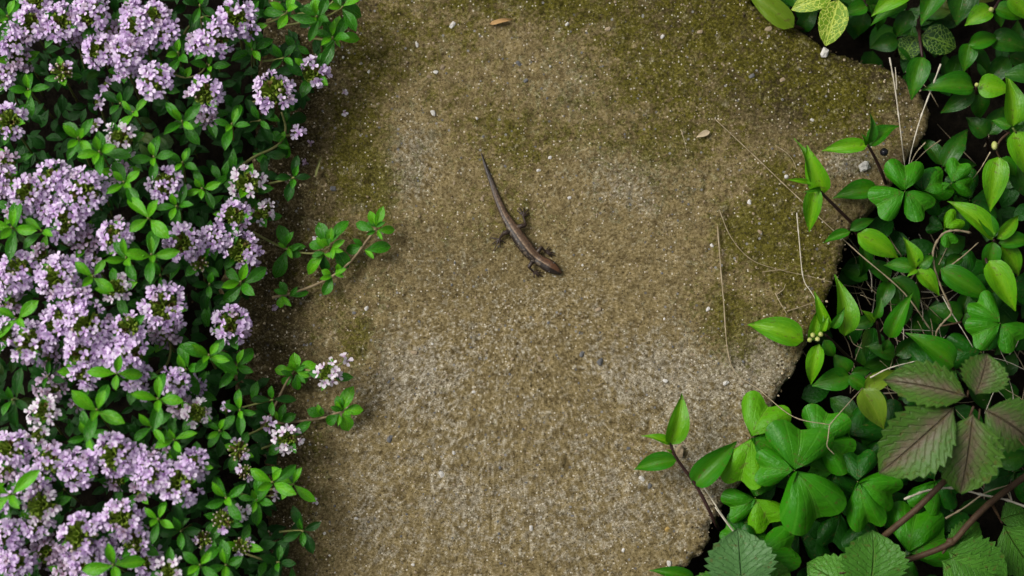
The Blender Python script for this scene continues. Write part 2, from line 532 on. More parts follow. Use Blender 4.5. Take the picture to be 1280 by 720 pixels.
# ------------------------------------------------------------------ leaf meshes
def leaf_mesh(name, mat, prof, nu=8, nv=4, fold=0.10, arch=0.08, droop=0.0, wave=0.0, teeth=0, seed=0, notch=False, bow=0.0, notchd=0.24):
    """unit leaf: x 0..1, y +-0.5"""
    rn = random.Random(seed)
    ph = rn.uniform(0, 6)
    mb = MB()
    for i in range(nu + 1):
        u = i / nu
        for j in range(nv + 1):
            v = -1 + 2 * j / nv
            if notch:
                # heart shaped leaflet drawn as a fan from its base
                th = v * R(54)
                L = (1 - notchd * math.exp(-(v / 0.24) ** 2)) * max(0.0, 1 - abs(v) ** 3.2) ** 0.5
                L = max(L, 0.02)
                x = u * L * math.cos(th) * 1.06
                y = u * L * math.sin(th) * 1.02
            else:
                w = prof(u)
                if teeth:
                    fr = (u * teeth) % 1.0
                    w *= 1 + (0.19 * fr - 0.08) * min(1, 6 * (1 - u)) * min(1, 5 * u)
                x = u + (0.05 * abs(v) * (1 if teeth else 0) * min(1, 4 * (1 - u)))
                y = 0.5 * v * w
            z = fold * (abs(y) * 2) ** 1.0 + arch * 4 * u * (1 - u) - droop * u * u + wave * math.sin(6.5 * u + ph + 2 * v) * abs(v)
            if notch:
                z = fold * abs(y) * 2 + arch * math.sin(math.pi * min(1, u)) - droop * u * u * abs(abs(v) - 0.5) * 2 + wave * math.sin(5 * u + ph + 3.5 * v) * u
            mb.v.append(Vector((x, y + bow * u * (1 - u), z)))
            mb.uv.append((u, (v + 1) / 2))
    for i in range(nu):
        for j in range(nv):
            a = i * (nv + 1) + j
            mb.f.append((a, a + nv + 1, a + nv + 2, a + 1)); mb.m.append(0)
    return mb.mesh(name, mat)


def p_thyme(u):
    return max(0.05, (math.sin(math.pi * min(1, max(0, (u - 0.08) / 0.92)) ** 1.15)) ** 0.60) if 0 < u < 1 else 0.05


def p_weed(u):
    if u <= 0.0 or u >= 1.0:
        return 0.03
    return (u ** 0.52) * ((1 - u) ** 1.08) / 0.523


def p_round(u):
    if u <= 0.0 or u >= 1.0:
        return 0.04
    return math.sin(math.pi * u ** 0.85) ** 0.62


def p_serr(u):
    if u <= 0.0 or u >= 1.0:
        return 0.03
    return (u ** 0.75) * ((1 - u) ** 0.95) / 0.311


LM = {}
def variants(key, mat, prof, k, **kw):
    out = []
    for i in range(k):
        rn = random.Random(hash(key) % 1000 + i * 17 if False else len(key) * 31 + i * 17)
        p = dict(kw)
        p['fold'] = kw.get('fold', 0.1) * rn.uniform(0.6, 1.5)
        p['arch'] = kw.get('arch', 0.08) * rn.uniform(0.4, 1.5)
        p['bow'] = rn.uniform(-0.16, 0.16)
        if kw.get('notch'):
            p['notchd'] = rn.uniform(0.17, 0.30)
            p['bow'] *= 0.5
        out.append(leaf_mesh('leaf', mat, prof, seed=i, **p))
    LM[key] = out


for t in ('bright', 'mid', 'dark'):
    variants('thyme_' + t, M['thyme_' + t], p_thyme, 4, nu=6, nv=4, fold=0.10, arch=0.06, droop=0.08)
for t in ('bright', 'mid', 'dark', 'yellow'):
    variants('weed_' + t, M['weed_' + t], p_weed, 4, nu=12, nv=6, fold=0.17, arch=0.09, droop=0.12, wave=0.032)
for t in ('clover', 'clover_light', 'clover_dark'):
    variants(t, M[t], None, 6, nu=8, nv=20, fold=-0.10, arch=0.11, droop=0.20, wave=0.035, notch=True)
for t in ('creeper', 'creeper_green', 'creeper_grey'):
    variants(t, M[t], p_serr, 3, nu=54, nv=6, fold=0.10, arch=0.06, droop=0.14, wave=0.028, teeth=9)
for t in ('yellow_vein', 'dark_vein'):
    variants(t, M[t], p_round, 2, nu=8, nv=6, fold=0.05, arch=0.06, droop=0.1)
LCOUNT = [0]


def leaf(parent, kind, base, tip, width, roll=0.0, name='leaf'):
    LCOUNT[0] += 1
    ms = LM[kind]
    return obj(name, ms[LCOUNT[0] * 7 % len(ms)], parent, frame(base, tip, width, roll))


# ------------------------------------------------------------------ the slab
def vnoise(x, y, cell, seed):
    rs = np.random.RandomState(seed)
    g = rs.rand(256, 256)
    fx, fy = x / cell, y / cell
    ix, iy = np.floor(fx).astype(int), np.floor(fy).astype(int)
    tx, ty = fx - ix, fy - iy
    tx, ty = tx * tx * (3 - 2 * tx), ty * ty * (3 - 2 * ty)
    a = g[ix % 256, iy % 256]; b = g[(ix + 1) % 256, iy % 256]
    c = g[ix % 256, (iy + 1) % 256]; d = g[(ix + 1) % 256, (iy + 1) % 256]
    return (a * (1 - tx) + b * tx) * (1 - ty) + (c * (1 - tx) + d * tx) * ty - 0.5


OUTLINE = [(356, -230), (930, -230), (936, -60), (940, 2), (962, 22), (990, 27), (1012, 44), (1040, 62), (1068, 73), (1098, 80), (1128, 92), (1150, 112), (1163, 140),
           (1160, 165), (1140, 190), (1122, 215), (1106, 245), (1082, 268), (1066, 290), (1054, 322), (1046, 352), (1030, 392), (1008, 430), (992, 462), (974, 496), (958, 530), (944, 566), (926, 606), (908, 630),
           (894, 652), (886, 680), (868, 703), (840, 722), (800, 760), (780, 830), (770, 950), (346, 950), (346, 800), (340, 720), (334, 640), (326, 560), (300, 500), (276, 440), (270, 380), (286, 300), (310, 230), (322, 150), (326, 60)]


def px_of(X, Y, z=0.0):
    """photo pixel of world points (arrays)"""
    vx, vy, vz = X - CAM.x, Y - CAM.y, z - CAM.z
    dep = vx * FW.x + vy * FW.y + vz * FW.z
    return 640 + vx / dep * D / PX, 360 - (vy * UP.y + vz * UP.z) / dep * D / PX


def seg_dist(X, Y, poly):
    best = np.full(X.shape, 1e9)
    inside = np.zeros(X.shape, bool)
    n = len(poly)
    for i in range(n):
        (x0, y0), (x1, y1) = poly[i], poly[(i + 1) % n]
        dx, dy = x1 - x0, y1 - y0
        t = np.clip(((X - x0) * dx + (Y - y0) * dy) / (dx * dx + dy * dy), 0, 1)
        best = np.minimum(best, np.hypot(X - x0 - t * dx, Y - y0 - t * dy))
        cr = (y0 > Y) != (y1 > Y)
        xi = x0 + (Y - y0) * dx / (dy if abs(dy) > 1e-12 else 1e-12)
        inside ^= cr & (X < xi)
    return np.where(inside, best, -best)


def blob_mask(PXx, PXy, blobs):
    m = np.zeros(PXx.shape)
    for (cx, cy, rx, ry, a) in blobs:
        m = np.maximum(m, a * np.exp(-(((PXx - cx) / rx) ** 2 + ((PXy - cy) / ry) ** 2)))
    return m


def slab_height(X, Y):
    """relief in mm; X, Y in mm"""
    h = 1.1 * vnoise(X, Y, 42, 1) + 0.7 * vnoise(X, Y, 13, 2) + 0.40 * vnoise(X, Y, 4.5, 3) + 0.34 * vnoise(X, Y, 1.9, 4) + 0.36 * vnoise(X, Y, 0.95, 5)
    pit = vnoise(X, Y, 3.1, 9) + 0.5 * vnoise(X, Y, 1.4, 10)
    return h - 2.6 * np.clip(pit - 0.40, 0, 0.22) * 1.6


poly = [tuple(W(px, py, 0).xy * 1000) for px, py in OUTLINE]
px_arr = np.array(poly)
step = 0.62
xs = np.arange(px_arr[:, 0].min() - 4, px_arr[:, 0].max() + 4, step)
ys = np.arange(px_arr[:, 1].min() - 4, px_arr[:, 1].max() + 4, step)
GX, GY = np.meshgrid(xs, ys)
wob = 2.4 * vnoise(GX, GY, 9, 21) + 1.8 * vnoise(GX, GY, 3.2, 22) + 1.0 * vnoise(GX, GY, 1.4, 23)
sd = seg_dist(GX, GY, poly) + wob
Z = slab_height(GX, GY)
edge = np.clip(sd / 4.0, 0, 1)
Z = Z - 2.2 * (1 - edge) ** 2
drop = np.clip(-sd / 1.6, 0, 1)
Z = Z - 46 * drop
keep = sd > -2.6
IDX = -np.ones(GX.shape, int)
fmask = keep[:-1, :-1] & keep[1:, :-1] & keep[:-1, 1:] & keep[1:, 1:]
used = np.zeros(GX.shape, bool)
used[:-1, :-1] |= fmask; used[1:, :-1] |= fmask; used[:-1, 1:] |= fmask; used[1:, 1:] |= fmask
IDX[used] = np.arange(used.sum())
vco = np.stack([GX[used], GY[used], Z[used]], 1) * MM
fi = np.stack([IDX[:-1, :-1][fmask], IDX[:-1, 1:][fmask], IDX[1:, 1:][fmask], IDX[1:, :-1][fmask]], 1)
me = bpy.data.meshes.new('paving_slab')
me.vertices.add(len(vco)); me.vertices.foreach_set('co', vco.ravel())
me.loops.add(fi.size); me.loops.foreach_set('vertex_index', fi.ravel().astype(np.int32))
me.polygons.add(len(fi)); me.polygons.foreach_set('loop_start', np.arange(0, fi.size, 4, dtype=np.int32))
me.update(calc_edges=True)
me.polygons.foreach_set('use_smooth', np.ones(len(fi), dtype=bool))
Px, Py = px_of(GX[used] * MM, GY[used] * MM)
nzm = 0.55 * vnoise(GX[used], GY[used], 22, 31) + 0.35 * vnoise(GX[used], GY[used], 8, 32)
moss = blob_mask(Px, Py, [(900, 40, 190, 120, 1.0), (720, -10, 200, 70, 0.85), (520, 40, 130, 90, 0.55), (455, 190, 50, 120, 0.95), (470, 90, 60, 80, 0.7), (1050, 130, 90, 90, 0.75), (980, 300, 95, 130, 0.95), (920, 390, 60, 60, 0.85),
                          (640, 150, 220, 110, 0.50), (830, 190, 160, 90, 0.55), (430, 330, 60, 110, 0.6), (400, 600, 26, 150, 0.55), (445, 420, 40, 60, 0.55), (620, 260, 120, 60, 0.35)])
pale = blob_mask(Px, Py, [(560, 520, 260, 200, 0.42), (700, 640, 260, 120, 0.45), (510, 200, 45, 60, 0.75), (520, 470, 90, 80, 0.72), (560, 620, 130, 110, 0.5), (850, 470, 150, 60, 0.75), (940, 450, 60, 60, 0.9), (880, 580, 80, 130, 0.7), (760, 640, 120, 90, 0.55), (790, 220, 90, 60, 0.62), (700, 110, 60, 60, 0.5), (990, 60, 70, 26, 0.6), (1100, 110, 50, 40, 0.5), (1060, 200, 40, 26, 0.85), (470, 640, 60, 90, 0.55)])
damp_and_shade = blob_mask(Px, Py, [(1020, 95, 170, 95, 1.0), (930, 10, 230, 80, 0.85), (700, -20, 300, 60, 0.6), (360, 150, 75, 220, 1.0), (345, 480, 60, 400, 0.9), (420, 30, 60, 110, 0.9), (560, 330, 180, 80, 0.36), (1000, 300, 60, 130, 0.5), (880, 120, 160, 60, 0.45)])  # dark algae at the top; the thyme's shade painted along the left edge
cov = np.ones((len(Px), 4), np.float32)
cov[:, 0] = np.clip(moss + nzm * np.clip(moss * 2, 0, 1), 0, 1)
cov[:, 1] = np.clip(pale + nzm * 0.3, 0, 1)
cov[:, 2] = np.clip(damp_and_shade, 0, 1)
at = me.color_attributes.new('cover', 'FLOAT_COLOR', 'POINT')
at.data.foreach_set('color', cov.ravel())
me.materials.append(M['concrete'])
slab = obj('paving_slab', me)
tag(slab, 'mossy weathered concrete paving slab with a broken edge', kind='structure')


def zs(px, py):
    """slab height in mm at a photo pixel"""
    p = W(px, py, 0)
    return float(slab_height(np.array([p.x * 1000]), np.array([p.y * 1000]))[0])


# grains standing proud of the slab: the larger ones are parts, the many small ones one stuff part
def stone_mesh(seed, mat, flat=0.7, lat=4, lon=7):
    mb = MB()
    mb.blob((0, 0, 0), (1, 0.72, flat), seed, 0.32, lat=lat, lon=lon)
    return mb.mesh('aggregate_stone', mat, smooth=False)


STONES = {k: [stone_mesh(i + 5, M[k + '_stone'], 0.42) for i in range(3)] for k in ('white', 'grey', 'tan', 'amber')}
stones = [(541, 141, 5, 'white'), (566, 31, 6, 'white'), (712, 247, 4, 'white'), (937, 253, 4.5, 'white'), (664, 660, 4.5, 'white'), (779, 688, 4, 'white'), (836, 704, 5, 'white'), (552, 593, 6, 'white'),
          (567, 566, 4, 'white'), (832, 476, 4, 'white'), (907, 479, 5, 'white'), (592, 490, 4, 'white'), (545, 90, 4, 'white'), (521, 55, 5, 'white'), (553, 84, 6, 'tan'), (536, 96, 4, 'tan'), (648, 79, 5, 'grey'),
          (657, 101, 5, 'grey'), (750, 453, 6, 'grey'), (727, 443, 5, 'grey'), (443, 391, 4, 'grey'), (458, 386, 4, 'white'), (518, 441, 5, 'tan'), (786, 560, 4, 'grey'), (812, 607, 4.5, 'grey'), (802, 598, 5, 'white'),
          (890, 307, 4, 'white'), (885, 386, 4, 'white'), (709, 30, 3.5, 'white'), (828, 46, 4.5, 'white'), (760, 36, 5, 'tan'), (875, 40, 5, 'tan'), (834, 661, 5.5, 'amber'), (687, 197, 4, 'white'), (673, 213, 3.5, 'white'),
          (640, 449, 4, 'tan'), (675, 449, 5, 'tan'), (487, 549, 6, 'grey'), (429, 72, 3, 'white'), (461, 90, 3, 'white'), (445, 648, 3, 'white'), (516, 706, 3.5, 'white'), (475, 295, 4, 'white'), (748, 387, 5, 'tan'),
          (416, 236, 7, 'grey'), (603, 249, 4, 'tan'), (950, 290, 4, 'tan'), (1015, 150, 4, 'white'), (961, 36, 6, 'tan'), (940, 95, 5, 'grey'), (978, 100, 6, 'tan'), (1005, 640, 4, 'white')]
for i, (px, py, r, k) in enumerate(stones):
    if px > 1000 and py > 500:
        continue
    p = W(px, py, zs(px, py) + 0.05)
    rn = random.Random(i)
    Mx = Matrix.Translation(p) @ Matrix.Rotation(rn.uniform(0, 6.28), 4, 'Z') @ Matrix.Scale(r * PX * 0.82, 4)
    obj('aggregate_stone', STONES[k][i % 3], slab, Mx)
mb = MB()
rs = np.random.RandomState(5)
cand = rs.rand(9000, 2)
gx = px_arr[:, 0].min() + cand[:, 0] * (px_arr[:, 0].max() - px_arr[:, 0].min())
gy = W(640, 780, 0).y * 1000 + cand[:, 1] * (W(640, -40, 0).y - W(640, 780, 0).y) * 1000
gs = seg_dist(gx, gy, poly)
hh = slab_height(gx, gy)
cnt = 0
for x, y, s, h in zip(gx, gy, gs, hh):
    if s < 3 or cnt > 4200:
        continue
    r = 0.22 + 0.55 * random.random() ** 3
    mi = random.choices((0, 1, 2), (0.018, 0.20, 0.782))[0]
    mb.blob((x * MM, y * MM, (h - 0.05) * MM), (r * MM, r * 0.8 * MM, r * 0.6 * MM), cnt, 0.3, lat=3, lon=5, mi=mi, rot=Quaternion((0, 0, 1), random.uniform(0, 6.28)))
    cnt += 1
grit = obj('surface_grit', mb.mesh('surface_grit', [M['white_stone'], M['grey_stone'], M['tan_stone']], smooth=False), slab)
grit['kind'] = 'stuff'

# ------------------------------------------------------------------ the soil
mb = MB()
n_ = 110
ext = 1.2
gxs = np.linspace(-1, 1, n_)
gxs = np.sign(gxs) * np.abs(gxs) ** 2.2 * ext
SX, SY = np.meshgrid(gxs, gxs)
SZ = -40 + 5 * vnoise(SX * 1000, SY * 1000, 22, 61) + 3 * vnoise(SX * 1000, SY * 1000, 7, 62)
for x, y, z in zip(SX.ravel(), SY.ravel(), SZ.ravel()):
    mb.v.append((x, y, z * MM)); mb.uv.append((0, 0))
for i in range(n_ - 1):
    for j in range(n_ - 1):
        a = i * n_ + j
        mb.f.append((a, a + 1, a + n_ + 1, a + n_)); mb.m.append(0)
soil = obj('soil_ground', mb.mesh('soil_ground', M['soil']))
soil['kind'] = 'structure'


# ------------------------------------------------------------------ scattered foliage nobody could count
def scatter(name, items, mats, prof, nu=4, nv=2, fold=0.12, notch=False):
    """items: (base, tip, width, roll, material index); all leaves in one mesh"""
    tv, tu = [], []
    for i in range(nu + 1):
        u = i / nu
        for j in range(nv + 1):
            v = -1 + 2 * j / nv
            w = prof(u)
            tv.append((u, 0.5 * v * w, fold * abs(v * w) * 0.5 + 0.3 * u * (1 - u) - 0.1 * u * u, 1)); tu.append((u, (v + 1) / 2))
    tv = np.array(tv)
    tf = np.array([(i * (nv + 1) + j, (i + 1) * (nv + 1) + j, (i + 1) * (nv + 1) + j + 1, i * (nv + 1) + j + 1) for i in range(nu) for j in range(nv)])
    allv, allf, mi = [], [], []
    for k, (b, t, w, roll, m_) in enumerate(items):
        Mx = np.array(frame(b, t, w, roll))
        allv.append((tv @ Mx.T)[:, :3]); allf.append(tf + k * len(tv)); mi.append(np.full(len(tf), m_))
    V, F, MI = np.concatenate(allv), np.concatenate(allf), np.concatenate(mi)
    me = bpy.data.meshes.new(name)
    me.vertices.add(len(V)); me.vertices.foreach_set('co', V.ravel())
    me.loops.add(F.size); me.loops.foreach_set('vertex_index', F.ravel().astype(np.int32))
    me.polygons.add(len(F)); me.polygons.foreach_set('loop_start', np.arange(0, F.size, 4, dtype=np.int32))
    me.update(calc_edges=True)
    ul = me.uv_layers.new(name='UVMap')
    ul.data.foreach_set('uv', np.tile(np.array(tu, np.float32), (len(items), 1))[F.ravel()].ravel())
    for m_ in mats:
        me.materials.append(m_)
    me.polygons.foreach_set('material_index', MI.astype(np.int32))
    me.polygons.foreach_set('use_smooth', np.ones(len(F), dtype=bool))
    o = obj(name, me)
    o['kind'] = 'stuff'
    return o


def mound_edge(py):
    """right limit of the thyme in photo pixels"""
    pts = [(-200, 420), (0, 425), (60, 400), (120, 385), (180, 350), (250, 325), (300, 320), (380, 305), (430, 310), (500, 330), (560, 360), (620, 365), (720, 370), (900, 380)]
    for (a, b), (c, d) in zip(pts, pts[1:]):
        if a <= py <= c:
            return b + (d - b) * (py - a) / (c - a)
    return 370


def mound_top(px, py):
    """height of the thyme cushion in mm"""
    e = mound_edge(py)
    t = max(0.0, min(1.0, (e - px) / 170))
    return 20 + 20 * t ** 0.7


rn = random.Random(3)
items = []
while len(items) < 5400:
    px, py = rn.uniform(-420, 430), rn.uniform(-170, 890)
    if px > mound_edge(py) - 4:
        continue
    top = mound_top(px, py)
    z = rn.uniform(-30, top - 14) if px < mound_edge(py) - 60 else rn.uniform(1, max(2, top - 9))
    b = W(px, py, z)
    L = rn.uniform(6.0, 9.0) * MM
    an = rn.uniform(0, 6.283)
    el = rn.uniform(-0.3, 0.7)
    t = b + Vector((math.cos(an) * math.cos(el), math.sin(an) * math.cos(el), math.sin(el))) * L
    items.append((b, t, L * rn.uniform(0.42, 0.55), rn.uniform(-0.5, 0.5), 0 if z < top - 18 or rn.random() < 0.75 else 1))  # deep leaves always get the colour with shade painted in
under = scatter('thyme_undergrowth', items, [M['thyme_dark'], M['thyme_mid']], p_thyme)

# ------------------------------------------------------------------ thyme
def floret_mesh(mat, seed):
    rn = random.Random(seed)
    mb = MB()
    lobes = [(90, 0.50, 0.52), (-90, 0.60, 0.50), (-25, 0.54, 0.46), (205, 0.54, 0.46)]
    for an, L, w in lobes:
        an = R(an + rn.uniform(-10, 10))
        a, b_ = Vector((math.cos(an), math.sin(an), 0)), Vector((-math.sin(an), math.cos(an), 0))
        cup = rn.uniform(-0.10, 0.22)
        base = len(mb.v)
        for i, (u, ww) in enumerate(((0.0, 0.30), (0.40, 0.78), (0.75, 1.0), (1.0, 0.55))):
            for j in (-1, 0, 1):
                z = cup * u * u - 0.22 * (1 - u) ** 2 + 0.05 * abs(j) * u
                uu = u * (1.0 if not (i == 3 and j == 0) else 1.0)
                mb.v.append(a * (0.08 + L * uu) + b_ * (j * w * 0.5 * ww) + Vector((0, 0, z)))
                mb.uv.append((u, (j + 1) / 2))
        for i in range(3):
            for j in range(2):
                k = base + i * 3 + j
                mb.f.append((k, k + 3, k + 4, k + 1)); mb.m.append(0)
    mb.tube([(0, 0, -0.18), (0, 0, -0.75)], 0.17, 0.10, sides=5, n=1)
    for k in range(2):
        an = rn.uniform(0, 6.28)
        mb.tube([(0, 0, -0.15), (0.16 * math.cos(an), 0.16 * math.sin(an), 0.28)], 0.03, 0.045, sides=3, n=1)
    return mb.mesh('floret', mat)


FLO = {k: [floret_mesh(M[k], i) for i in range(4)] for k in ('petal', 'petal_white', 'petal_dull')}


def fib_dirs(n, lo, hi, rn, jit=0.12):
    """directions on a dome between two polar angles"""
    zlo, zhi = math.cos(hi), math.cos(lo)
    out = []
    off = rn.uniform(0, 6.28)
    for i in range(n):
        z = zhi + (zlo - zhi) * (i + 0.5) / n
        ph = i * 2.39996 + off
        z = max(-1, min(1, z + rn.uniform(-jit, jit) * 0.6))
        s = math.sqrt(max(0, 1 - z * z))
        ph += rn.uniform(-jit, jit) * 2
        out.append(Vector((s * math.cos(ph), s * math.sin(ph), z)))
    return out


def calyx_mesh(seed, buds=False, n=26, red=False):
    """the green heart of a flower head, radius 1: little toothed cups pointing outward, with small bracts"""
    rn = random.Random(seed)
    mb = MB()
    for d in fib_dirs(n, 0.05, R(108), rn):
        a = d.orthogonal().normalized(); b_ = d.cross(a)
        c0, c1 = d * 0.18 + Vector((0, 0, -0.1)), Vector((d.x * 0.80, d.y * 0.80, d.z * 0.66))
        if buds:
            c1 = c1 * 1.12
        base = len(mb.v)
        S = 5
        mi = 1 if rn.random() < (0.35 if red else 0.15) else 0
        for t, r in ((0, 0.05), (0.55, 0.13), (0.85, 0.14)):
            for k in range(S):
                an = 6.283 * k / S
                mb.v.append(c0.lerp(c1, t) + (a * math.cos(an) + b_ * math.sin(an)) * r); mb.uv.append((t, 0))
        for k in range(S):
            an = 6.283 * (k + 0.5) / S
            mb.v.append(c1 + (a * math.cos(an) + b_ * math.sin(an)) * 0.19); mb.uv.append((1, 0))
        for i in range(2):
            for k in range(S):
                k2 = (k + 1) % S
                mb.f.append((base + i * S + k, base + i * S + k2, base + (i + 1) * S + k2, base + (i + 1) * S + k)); mb.m.append(mi)
        for k in range(S):
            mb.f.append((base + 2 * S + k, base + 2 * S + (k + 1) % S, base + 3 * S + k)); mb.m.append(mi)
        if buds or rn.random() < 0.25:
            mb.blob(c1 * 1.02, (0.105, 0.105, 0.12), rn.randint(0, 999), 0.1, lat=3, lon=5, mi=2 if rn.random() < (0.8 if buds else 0.4) else 0)
    return mb.mesh('flower_head', [M['calyx'], M['calyx_red'], M['bud']])


CAL = [calyx_mesh(i) for i in range(4)]
CALB = [calyx_mesh(20 + i, True, 22, True) for i in range(3)]

rt = random.Random(11)


def thyme_leaves(root, p, axis, size, pairs, z_drop, tones, start=0.0, rn=rt, spread0=0.35, minlen=0.5):
    """decussate leaf pairs round an axis; the innermost pair is smallest and steepest"""
    a = axis.orthogonal().normalized()
    a = Quaternion(axis, start) @ a
    for k in range(pairs):
        f = (k + 1) / pairs
        q = Quaternion(axis, k * math.pi / 2 + rn.uniform(-0.2, 0.2))
        d0 = q @ a
        el = (1.05 - 1.0 * f) + rn.uniform(-0.15, 0.15)
        L = size * (minlen + (1 - minlen) * f) * rn.uniform(0.88, 1.1)
        for s in (1, -1):
            dd = (d0 * s * math.cos(el) + axis * math.sin(el)).normalized()
            b = p - axis * (z_drop * k) + d0 * s * 0.0004
            leaf(root, tones[min(k, len(tones) - 1)], b, b + dd * L * rn.uniform(0.9, 1.08), L * rn.uniform(0.37, 0.47), rn.uniform(-0.3, 0.3))


def rand_axis(rn, lean=0.25, back=0.10):
    return Vector((rn.uniform(-lean, lean), back + rn.uniform(-lean, lean), 1)).normalized()


def stem_to(root, p, axis, reach, mat, r=0.45, bias=-1, r_end=None):
    rn = rt
    g = p + Vector((bias * rn.uniform(4, 10) * MM * reach, rn.uniform(-6, 6) * MM, 0)); g.z = min(p.z - 8 * MM, -0.030)
    if p.x * 1000 > W(330, 360).x * 1000:
        g = p + Vector((-rn.uniform(8, 16) * MM, rn.uniform(-4, 4) * MM, 0)); g.z = max(0.0005, p.z - 9 * MM)
    mid = p.lerp(g, 0.5) - axis * 0.002
    mb = MB()
    mb.tube([g, mid, p - axis * 0.001, p], r * 1.15 * MM, r * 0.8 * MM, sides=5, n=4)
    obj('stem', mb.mesh('stem', mat), root)


def ring_words(i):
    return ['first', 'second', 'third', 'fourth', 'fifth', 'sixth', 'seventh', 'eighth', 'ninth', 'tenth', 'eleventh', 'twelfth', 'thirteenth', 'fourteenth'][i]


LOOK = {'F': 'domed lilac', 'R': 'ring shaped lilac', 'S': 'sparse lilac', 'B': 'green budding', 'D': 'dim shaded lilac', 'G': 'half open green hearted'}

# flower heads: (px, py, radius px, look, height offset in mm[, own label])
HEADS = {
    'the top corner drift': [(38, 26, 23, 'R', 1), (76, 24, 26, 'R', 2), (110, 14, 24, 'F', 2), (46, 2, 17, 'G', -2), (14, 46, 21, 'F', 0), (22, 72, 19, 'D', -3), (5, 94, 16, 'D', -4), (92, 42, 17, 'D', -4), (-6, 62, 18, 'D', -5)],
    'the drift under the top edge': [(122, 60, 22, 'R', 1), (158, 64, 23, 'F', 2), (168, 32, 21, 'R', 2), (194, 18, 20, 'R', 1), (204, 38, 19, 'F', 0), (158, 86, 16, 'F', -3), (163, 10, 13, 'F', -2), (142, 40, 17, 'D', -2), (180, 48, 18, 'F', 0)],
    'the looping stem clump': [(294, 20, 24, 'R', 2), (270, 44, 25, 'F', 3), (247, 54, 16, 'F', -1), (310, 32, 15, 'F', 0)],
    'the row below bright shoots': [(2, 224, 23, 'F', 0), (34, 240, 23, 'R', 2), (62, 222, 23, 'R', 3), (105, 238, 28, 'R', 4), (8, 202, 15, 'D', -3), (60, 258, 19, 'F', 0), (128, 232, 14, 'D', -4), (20, 262, 14, 'D', -4)],
    'the small clump under that row': [(80, 277, 25, 'R', 2), (104, 298, 19, 'D', -2), (143, 293, 22, 'R', 1), (112, 322, 14, 'D', -4)],
    'the half height margin mass': [(22, 336, 24, 'R', 2), (11, 350, 22, 'F', 0), (70, 344, 28, 'R', 3), (90, 368, 22, 'F', 2), (14, 376, 16, 'D', -3), (50, 318, 14, 'D', -4)],
    'the row facing the runners': [(292, 267, 20, 'R', 2), (327, 266, 15, 'S', -1), (229, 303, 24, 'R', 2), (265, 299, 17, 'F', 0), (300, 309, 24, 'R', 1), (318, 338, 11, 'S', -6), (336, 256, 8, 'S', -2)],
    'the dense middle band': [(6, 414, 19, 'F', 0), (34, 426, 27, 'R', 2), (74, 400, 24, 'R', 2), (109, 406, 28, 'R', 4), (100, 440, 22, 'R', 1), (106, 464, 20, 'R', 0), (160, 441, 27, 'F', 3), (66, 448, 16, 'D', -4), (132, 440, 17, 'F', 0)],
    'the run below the middle band': [(170, 468, 18, 'F', 0), (216, 477, 19, 'F', 1), (62, 482, 20, 'D', -3), (244, 482, 12, 'D', -4), (178, 490, 10, 'S', -4), (95, 505, 8, 'D', -6)],
    'the lower corner ridge': [(12, 560, 24, 'R', 1), (46, 543, 14, 'S', -1), (62, 574, 22, 'R', 2), (95, 586, 23, 'F', 2), (40, 602, 21, 'F', 1), (142, 568, 27, 'R', 4), (165, 570, 18, 'F', 1), (145, 598, 15, 'D', -3), (8, 590, 14, 'D', -3)],
    'the clump beside the dark hollow': [(190, 590, 25, 'F', 3), (222, 604, 28, 'R', 4), (240, 582, 20, 'F', 2), (200, 568, 15, 'D', -3), (176, 612, 12, 'D', -4)],
    'the bottom edge drift': [(49, 630, 24, 'G', 2), (4, 622, 15, 'F', 0), (8, 668, 20, 'F', 0), (97, 668, 30, 'R', 4), (150, 648, 25, 'R', 3), (166, 676, 19, 'G', 0), (45, 656, 18, 'F', -1), (58, 690, 22, 'D', -5), (18, 702, 22, 'F', -1), (108, 702, 25, 'F', 1), (182, 700, 20, 'D', -4), (212, 712, 17, 'S', -1), (80, 716, 18, 'D', -3), (130, 690, 18, 'F', -1)],
}
